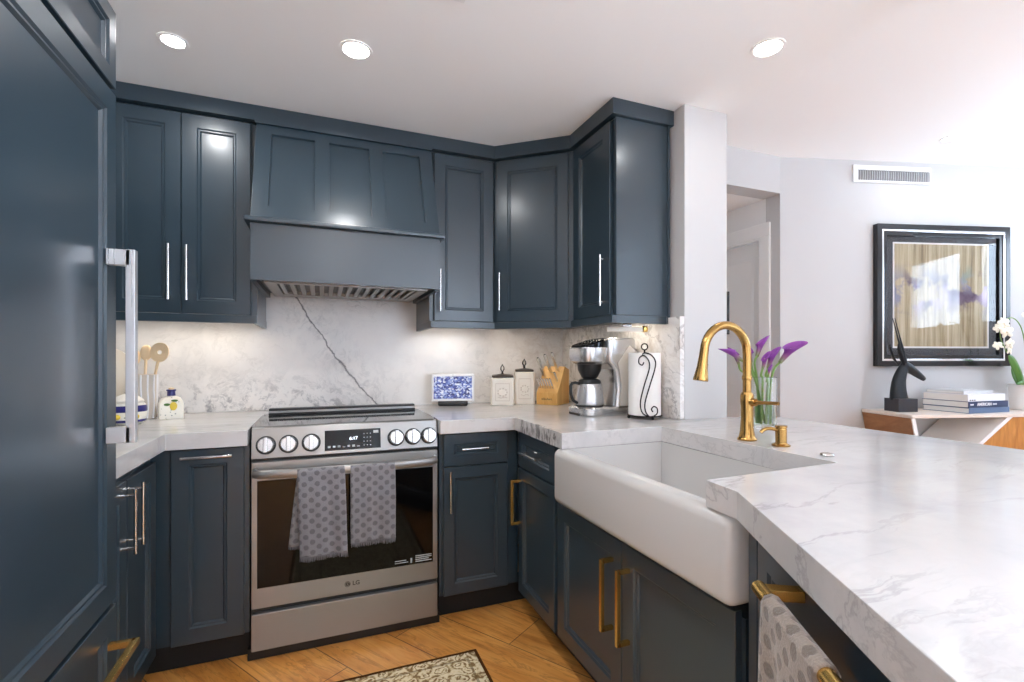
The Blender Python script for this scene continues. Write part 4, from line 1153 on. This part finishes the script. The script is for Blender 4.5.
# faucet
t = thing('faucet', 'brass gooseneck kitchen faucet behind the sink', 'faucet', (1.326, 1.205, Z), 0)
link('base', MB().lathe([(0.0, 0.0), (0.030, 0.0), (0.031, 0.004), (0.026, 0.010), (0.022, 0.03), (0.0195, 0.07), (0.019, 0.110), (0.021, 0.128), (0.0205, 0.150), (0.0155, 0.160), (0.0, 0.160)], seg=40), 'brass_dark', t)
arc = [(0, 0, 0.158), (0, 0, 0.22), (0, 0, 0.285)] + [(-0.092+0.092*math.cos(R(a)), 0, 0.290+0.092*math.sin(R(a))) for a in range(15, 166, 10)] + [(-0.183, 0, 0.30)]
link('spout', MB().tube(arc, 0.0135, 20).lathe([(0.0145, 0), (0.016, 0.004), (0.016, 0.012), (0.0145, 0.016)], (0, 0, 0.20)), 'brass_dark', t)
e = Vector(arc[-1]); dn = Vector((-0.16, 0, -1)).normalized()
hm = MB(); hm.lathe([(0.0138, -0.004), (0.0142, 0.02), (0.0165, 0.055), (0.0215, 0.085), (0.0235, 0.096), (0.0225, 0.100), (0.0, 0.100)], e, 32, rot_to(dn))
sh = link('spray_head', hm, 'brass_dark', t)
link('spray_button', MB().box(0.010, 0.0185, -0.006, 0.006, -0.07, -0.042, 0.002), 'black', sh, tuple(e), (0, R(9), 0))
lev = MB(); lev.tube([(0, 0, 0.128), (0.004, -0.032, 0.128)], [0.015, 0.013], 20).tube([(0.004, -0.030, 0.128), (0.006, -0.060, 0.129), (0.010, -0.112, 0.131)], [0.008, 0.0055, 0.006], 14)
link('lever', lev, 'brass_dark', t)
t = thing('soap_dispenser', 'small brass soap dispenser beside the faucet', 'soap dispenser', (1.335, 1.084, Z), 0)
link('body', MB().lathe([(0, 0), (0.026, 0), (0.0265, 0.004), (0.018, 0.008), (0.0165, 0.012), (0.0165, 0.052), (0.015, 0.056), (0.0175, 0.058), (0.0175, 0.064), (0, 0.065)], seg=32), 'brass_dark', t)
link('nozzle', MB().tube(catmull([(0.0, 0, 0.044), (-0.02, 0.004, 0.052), (-0.045, 0.010, 0.055), (-0.062, 0.013, 0.050), (-0.069, 0.014, 0.043)], 4), 0.0055, 12), 'brass_dark', t)
tag(link('air_switch', MB().lathe([(0, 0), (0.017, 0), (0.0175, 0.003), (0.015, 0.007), (0.008, 0.0085), (0, 0.0085)], seg=28), 'knobm', loc=(1.319, 0.926, Z)), 'small round air switch button on the worktop behind the sink', 'button')

# vase of calla lilies
VX, VY = 1.615, 1.39
t = thing('glass_vase', 'clear glass vase with water, holding the purple calla lilies', 'vase', (VX, VY, Z), 0)
link('glass', MB().lathe([(0, 0.0), (0.046, 0.0), (0.0475, 0.004), (0.0475, 0.198), (0.0465, 0.200), (0.0445, 0.199), (0.0435, 0.012), (0, 0.010)], seg=48), 'glass', t)
link('water', MB().lathe([(0, 0.0105), (0.0432, 0.0125), (0.0436, 0.105), (0, 0.105)], seg=48), 'water', t)
rt = Vector((0.929, -0.369, 0)); fwd = Vector((0.369, 0.929, 0))
PXM = 0.00393
def calla(label, px, py, tilt_px, size, depth, foot, opened=1.0):
    root = thing('calla_lily', label, 'flower', (VX, VY, Z), 0)
    head = rt*((px-763.5)*PXM) + fwd*depth + Vector((0, 0, (358-py)*PXM+CAM_H-Z))
    td = (rt*tilt_px[0] + Vector((0, 0, 1))*tilt_px[1] + fwd*tilt_px[2]).normalized()
    nk = head - td*size*1.0
    rim = Vector((nk.x, nk.y, 0)); 
    if rim.length > 0.03: rim = rim.normalized()*0.03
    st = catmull([Vector((foot[0], foot[1], 0.018)), Vector((rim.x*0.4+foot[0]*0.5, rim.y*0.4+foot[1]*0.5, 0.10)), Vector((rim.x, rim.y, 0.192)), nk - td*0.03 + Vector((0, 0, 0.0)), nk], 6)
    link('stem', MB().tube(st, [0.0042]*(len(st)-1)+[0.0048], 10), 'stem', root)
    # spathe: rolled funnel with a flared lip drawn to a point on one side
    Q = rot_to(td).to_4x4()
    side = (rt*(1 if tilt_px[0] >= 0 else -1)); loc = Q.to_3x3().transposed() @ side
    sa = math.atan2(loc.y, loc.x)
    def f(u, v):
        a = u*2*PI*1.06; z = size*(v**0.9)
        rad = size*(0.085 + 0.10*v + 0.26*opened*max(0, v-0.45)**1.5)
        lip = 1.0 + 0.42*v*v*math.cos(a-sa) 
        rr = rad*(1+0.30*max(0, v-0.6)*math.cos(a-sa)) + 0.0012*u
        return nk + (Q @ Vector((rr*math.cos(a), rr*math.sin(a), z*lip)))
    sp = MB(); sp.grid(f, 26, 14, lambda u, v: (u, v))
    o = link('spathe', sp, 'calla', root, smooth=80)
    sm = o.modifiers.new('thickness', 'SOLIDIFY'); sm.thickness = 0.0012
    link('spadix', MB().tube([nk+td*size*0.25, nk+td*size*0.8], [0.003, 0.002], 8), 'lemon', root)
calla('large open purple calla lily at the right of the bouquet', 790, 345, (0.52, 0.8, -0.25), 0.085, -0.03, (0.01, -0.015), 1.6)
calla('purple calla lily leaning far left past the faucet', 731, 349, (-0.75, 0.6, 0.0), 0.070, 0.03, (0.02, 0.01), 0.9)
calla('small purple calla lily half hidden by the faucet neck', 741, 351, (-0.35, 0.9, 0.0), 0.056, 0.06, (0.012, 0.02), 0.9)
calla('slim purple calla lily just right of the faucet neck', 755, 347, (-0.12, 1.0, 0.1), 0.062, 0.05, (0.0, 0.02), 0.7)
calla('tallest purple calla lily in the middle of the bouquet', 766, 340, (0.35, 0.95, 0.1), 0.068, 0.03, (-0.01, 0.01), 0.9)
calla('short purple calla lily below the tallest one', 763, 356, (0.1, 0.9, -0.2), 0.050, -0.02, (-0.015, -0.005), 0.8)
calla('purple calla lily curling left of the large open one', 772, 352, (0.25, 0.95, -0.1), 0.066, -0.01, (-0.005, -0.015), 1.1)
calla('tiny dark calla bud low in the bouquet', 766, 367, (0.15, 0.95, -0.1), 0.030, -0.03, (0.006, -0.02), 0.4)

# ------------------------------------------------------------------ rug
rg_ = bmesh.new()
X0, X1, Y0, Y1 = -0.16, 0.583, 0.35, 1.866
nx, ny = 30, 60
uvl = rg_.loops.layers.uv.verify()
vs = [[rg_.verts.new((X0+(X1-X0)*i/nx, Y0+(Y1-Y0)*j/ny, 0.009+0.0006*math.sin(i*1.7+j*1.3))) for j in range(ny+1)] for i in range(nx+1)]
for i in range(nx):
    for j in range(ny):
        f = rg_.faces.new((vs[i][j], vs[i+1][j], vs[i+1][j+1], vs[i][j+1]))
        for lp in f.loops:
            v = lp.vert.co; lp[uvl].uv = (min(v.x-X0, X1-v.x, v.y-Y0, Y1-v.y), v.y)
o = tag(link('rug', rg_, 'rug', smooth=60), 'cream and brown ornate runner rug on the wood floor', 'rug')
sm = o.modifiers.new('thickness', 'SOLIDIFY'); sm.thickness = 0.008; sm.offset = -1

# ------------------------------------------------------------------ living-room side
t = thing('framed_picture', 'large framed abstract print with black mat on the living room wall', 'picture', FW(1.09, 0.001, 1.138), FA)
pw, ph = 0.466, 0.897
def frame(mb, x0, x1, z0, z1, wd, y0, y1, bev=0.003):
    mb.box(x0, x1, y0, y1, z0, z0+wd, bev).box(x0, x1, y0, y1, z1-wd, z1, bev).box(x0, x0+wd, y0, y1, z0+wd*0.9, z1-wd*0.9, bev).box(x1-wd, x1, y0, y1, z0+wd*0.9, z1-wd*0.9, bev)
    return mb
M['frameb'] = mat('black_lacquer', lin(24, 24, 27), 0.22)
M['mat_board'] = mat('charcoal_mat_board', lin(62, 66, 72), 0.8)
link('outer_frame', frame(MB(), -pw, pw, 0, ph, 0.034, -0.035, 0), 'frameb', t)
link('silver_fillet', frame(MB(), -pw+0.033, pw-0.033, 0.033, ph-0.033, 0.014, -0.032, 0, 0.002), 'chrome', t)
link('inner_frame', frame(MB(), -pw+0.046, pw-0.046, 0.046, ph-0.046, 0.026, -0.027, 0), 'frameb', t)
link('mat_board', MB().box(-pw+0.06, pw-0.06, -0.008, -0.001, 0.06, ph-0.06), 'mat_board', t)
link('inner_mat', MB().box(-0.338, 0.338, -0.0095, -0.008, 0.115, ph-0.108), 'paper', t)
link('print', MB().box(-0.328, 0.328, -0.0105, -0.0095, 0, 0.652), 'art', t, (0, 0, 0.126))
M['glazing'] = mat('anti_glare_glass', (1, 1, 1), 0.0, trans=1.0, ior=1.3)
link('glazing', MB().box(-pw+0.06, pw-0.06, -0.016, -0.014, 0.06, ph-0.06), 'glazing', t)

t = thing('framed_picture', 'dark edge of a small frame beside the white wall end', 'picture', (1.747, 1.79, 1.30), 90)
link('frame', frame(MB(), -0.085, 0.085, 0, 0.20, 0.018, -0.022, 0), 'frameb', t)
link('mat_board', MB().box(-0.068, 0.068, -0.010, 0, 0.017, 0.183), 'paper', t)

# console: thin top on slanted wood ends
Zc = 0.8705
M['pale_top'] = wood('pale_maple', [(0.3, lin(222, 206, 192)), (0.7, lin(236, 224, 212))], (3, 30, 30))
ct = thing('console_table', 'long pale console table with slanted wooden ends under the picture', 'console table', FW(0.55, 0.012, 0), FA)
TOPZ = 0.87
link('top', MB().box(-0.012, 1.30, -0.345, 0, TOPZ-0.018, TOPZ, 0.002), 'pale_top', ct)
def slab(x_top, x_bot, z_top, z_bot, th, y0, y1): return [(x_top, z_top), (x_top+th, z_top), (x_bot+th, z_bot), (x_bot, z_bot)]
link('end_panel', MB().prism(slab(-0.012, 0.135, TOPZ-0.019, 0.12, 0.022, 0, 0), -0.34, -0.004, axis='Y'), 'trim', ct)
link('wood_face', MB().prism(slab(-0.016, 0.131, TOPZ-0.019, 0.12, 0.004, 0, 0), -0.334, -0.006, axis='Y'), 'consolewood', ct)
link('end_panel', MB().prism(slab(0.586, 0.11, TOPZ-0.019, 0.47, 0.034, 0, 0), -0.34, -0.004, axis='Y'), 'trim', ct)
link('wood_door', MB().prism([(0.622, TOPZ-0.02), (1.29, TOPZ-0.02), (1.29, 0.13), (0.165, 0.13), (0.146, 0.47)], -0.335, -0.02, axis='Y'), 'consoleoak', ct)
link('bottom', MB().box(0.10, 1.30, -0.345, 0, 0.10, 0.12, 0.002), 'trim', ct)
for q in (0.16, 1.2):
    for q2 in (-0.31, -0.07): link('leg', MB().box(q, q+0.04, q2, q2+0.04, 0, 0.10), 'trim', ct)

# antelope head sculpture
t = thing('antelope_sculpture', 'dark bronze antelope head sculpture with long horns on a block', 'sculpture', FW(0.655, 0.165, Zc), FA)
M['slate'] = mat('dark_stone', lin(46, 48, 54), 0.3)
link('plinth', MB().box(-0.062, 0.062, -0.05, 0.05, 0, 0.078, 0.002), 'slate', t)
hb = MB()
neck = catmull([(-0.012, 0, 0.07), (-0.016, 0, 0.12), (-0.012, 0, 0.18), (0.006, 0, 0.235), (0.028, 0, 0.272)], 6)
n_ = len(neck); hb.tube(neck, [0.054 - 0.028*(i/(n_-1)) for i in range(n_)], 20, flat=0.7, up=(0, 1, 0))
face = catmull([(0.012, 0, 0.272), (0.035, 0, 0.268), (0.075, 0, 0.245), (0.115, 0, 0.218), (0.15, 0, 0.194), (0.158, 0, 0.188)], 6)
n_ = len(face); hb.tube(face, [0.024+0.012*math.sin(min(1, i/(n_*0.35))*PI*0.6) - 0.026*(i/(n_-1))**1.2 for i in range(n_)], 18, flat=0.75, up=(0, 1, 0))
hb.ball((0.03, 0, 0.272), 0.031, (1, 0.8, 0.9))
o = link('head', hb, 'bronze', t, smooth=80)
rm = o.modifiers.new('skin', 'REMESH'); rm.mode = 'VOXEL'; rm.voxel_size = 0.004; rm.use_smooth_shade = True
sm = o.modifiers.new('smooth', 'SMOOTH'); sm.iterations = 6
for sgn in (-1, 1):
    hn = catmull([(0.024, sgn*0.009, 0.288), (0.010, sgn*0.008, 0.36), (-0.012, sgn*0.007, 0.44), (-0.046, sgn*0.007, 0.56)], 6)
    n_ = len(hn); link('horn', MB().tube(hn, [0.0095 - 0.0078*(i/(n_-1)) for i in range(n_)], 12), 'bronze', t)
    er = [(0.004, sgn*0.018, 0.278), (-0.022, sgn*0.028, 0.320), (-0.040, sgn*0.030, 0.375), (-0.044, sgn*0.029, 0.405)]
    link('ear', MB().tube(er, [0.007, 0.014, 0.011, 0.003], 12, flat=0.5), 'bronze', t)

# books
M['bk_blue'] = mat('slate_blue_cloth', lin(92, 112, 140), 0.6)
M['bk_navy'] = mat('navy_cloth', lin(42, 56, 88), 0.55)
M['bk_white'] = mat('white_cover', lin(232, 233, 238), 0.4)
M['bk_grey'] = mat('pale_grey_cover', lin(206, 204, 202), 0.5)
bz = Zc
bk_c = FW(1.06, 0.175, 0)
def book(label, cover, L, D, T, dx, dy, rz, printer=None):
    global bz
    b = thing('book', label, 'book', bk_c + fe*dx + fn*dy + Vector((0, 0, bz)), FA+rz)
    # spine faces -y; x along the spine
    cv = MB().box(-L/2, L/2, -D/2, D/2, 0, 0.0025).box(-L/2, L/2, -D/2, D/2, T-0.0025, T).box(-L/2, L/2, -D/2, -D/2+0.0025, 0.0025, T-0.0025)
    c_ = link('cover', cv, cover, b)
    link('pages', MB().box(-L/2+0.004, L/2-0.004, -D/2+0.003, D/2-0.004, 0.0027, T-0.0027), 'paper', b)
    if printer: printer(b, L, D, T, c_)
    bz += T + 0.0004
def pr_navy(b, L, D, T, c_):
    text('title', 'AMERICAN', 0.024, c_, 'bk_white', (-0.035, -D/2-0.0003, T/2), bold=0.0007)
    ln = MB()
    for (a, c) in ((-0.150, -0.118), (0.035, 0.075)):
        n_ = int((c-a)/0.007)
        for i in range(n_): ln.box(a+i*0.007, a+i*0.007+0.005, -D/2-0.0005, -D/2, T/2-0.004, T/2+0.004)
    link('small_print', ln, 'bk_white', c_)
def pr_white(b, L, D, T, c_):
    ln = MB()
    for i in range(3): ln.box(-0.142+i*0.018, -0.130+i*0.018, -D/2-0.0005, -D/2, 0.004, 0.010)
    link('small_print', ln, 'darkprint', c_)
BR = 10
book('slate blue book at the bottom of the stack of books', 'bk_blue', 0.335, 0.245, 0.032, 0.01, 0, BR)
book('navy book with white lettering, second from the bottom of the stack', 'bk_navy', 0.330, 0.245, 0.036, 0.003, 0.0, BR, pr_navy)
book('thick white book, second from the top of the stack', 'bk_white', 0.310, 0.24, 0.040, -0.005, 0.0, BR, pr_white)
book('thin pale grey book on top of the stack', 'bk_grey', 0.245, 0.20, 0.018, -0.015, -0.015, BR)

# orchid
OX = FW(1.492, 0.165, Zc)
t = thing('potted_orchid', 'white orchid in a white pot at the right frame edge', 'orchid', OX, FA)
M['potm'] = mat('white_pot', lin(230, 226, 222), 0.4)
link('pot', MB().lathe([(0, 0), (0.060, 0), (0.064, 0.004), (0.078, 0.155), (0.076, 0.158), (0.070, 0.155), (0.066, 0.13), (0, 0.13)], seg=40), 'potm', t)
link('soil', MB().lathe([(0, 0.142), (0.067, 0.138)], seg=24), 'lidm', t)
def leaf(pts, wd):
    P = catmull(pts, 6); n_ = len(P)
    mb = MB()
    def f(u, v):
        i = min(n_-2, int(v*(n_-1))); fr2 = v*(n_-1)-i; p = P[i].lerp(P[i+1], fr2)
        tg = (P[i+1]-P[i]).normalized(); sd = tg.cross(Vector((0, -1, 0.3))).normalized()
        ww = wd*math.sin(PI*min(1, 0.12+v*0.88))**0.7
        return p + sd*((u-0.5)*2*ww) + Vector((0, 0, 0)) + tg.cross(sd)*(abs(u-0.5)*ww*0.7)
    mb.grid(f, 8, 20); return mb
for i, (pts, wd) in enumerate([([(-0.01, 0, 0.14), (-0.045, -0.01, 0.23), (-0.09, -0.01, 0.31), (-0.112, 0, 0.338)], 0.032),
                  ([(0.0, -0.02, 0.14), (-0.06, -0.05, 0.168), (-0.10, -0.06, 0.170), (-0.135, -0.06, 0.160)], 0.013),
                  ([(0.02, 0, 0.14), (0.06, 0.0, 0.21), (0.11, 0.0, 0.25), (0.16, 0, 0.23)], 0.03),
                  ([(0.0, 0.02, 0.14), (0.01, 0.05, 0.21), (0.03, 0.07, 0.26), (0.05, 0.08, 0.28)], 0.025)]):
    o = link('leaf', leaf(pts, wd), 'leaf', t, smooth=80)
    sm = o.modifiers.new('thickness', 'SOLIDIFY'); sm.thickness = 0.002
stp = catmull([(0.01, 0, 0.14), (-0.005, -0.01, 0.32), (-0.05, -0.02, 0.50), (-0.13, -0.03, 0.565), (-0.20, -0.03, 0.52), (-0.205, -0.03, 0.44), (-0.175, -0.03, 0.38), (-0.16, -0.03, 0.35)], 6)
stp2 = catmull([(0.015, 0, 0.14), (0.03, 0.0, 0.34), (0.02, -0.01, 0.54), (-0.02, -0.02, 0.58)], 6)
link('flower_stem', MB().tube(stp, 0.0028, 8).tube(stp2, 0.0028, 8), 'stem', t)
def bloom(c, r, face):
    Q = rot_to(face).to_4x4(); mb = MB()
    for k_ in range(5):
        a = R(90+72*k_); wdx = 0.62 if k_ in (1, 4) else 0.42
        Mx = Matrix.Translation(c) @ Q @ Matrix.Rotation(a, 4, 'Z') @ Matrix.Translation((r*0.5, 0, 0.004*(k_ % 2)))
        b_ = bmesh.new(); bmesh.ops.create_uvsphere(b_, u_segments=12, v_segments=8, radius=1)
        bmesh.ops.scale(b_, vec=(r*0.52, r*wdx*0.75, r*0.10), verts=b_.verts)
        mb.merge(b_, Mx)
    mb.ball(Vector(c) + (Q @ Vector((0, 0, r*0.15))), r*0.2)
    link('bloom', mb, 'orchid', t, smooth=80)
for c, r_, f_ in (((-0.205, -0.045, 0.530), 0.036, (-0.3, -1, 0.1)), ((-0.190, -0.05, 0.478), 0.040, (-0.2, -1, -0.1)), ((-0.235, -0.04, 0.500), 0.028, (-0.5, -1, 0)), ((-0.172, -0.05, 0.405), 0.034, (0, -1, -0.2)), ((-0.225, -0.03, 0.395), 0.028, (-0.5, -1, 0.3)), ((-0.16, -0.04, 0.365), 0.026, (0.2, -1, 0)),
                  ((-0.02, -0.03, 0.580), 0.038, (-0.2, -1, 0.1)), ((-0.01, -0.03, 0.515), 0.036, (-0.1, -1, 0)), ((-0.015, -0.03, 0.455), 0.030, (-0.1, -1, 0))):
    bloom(c, r_, f_)
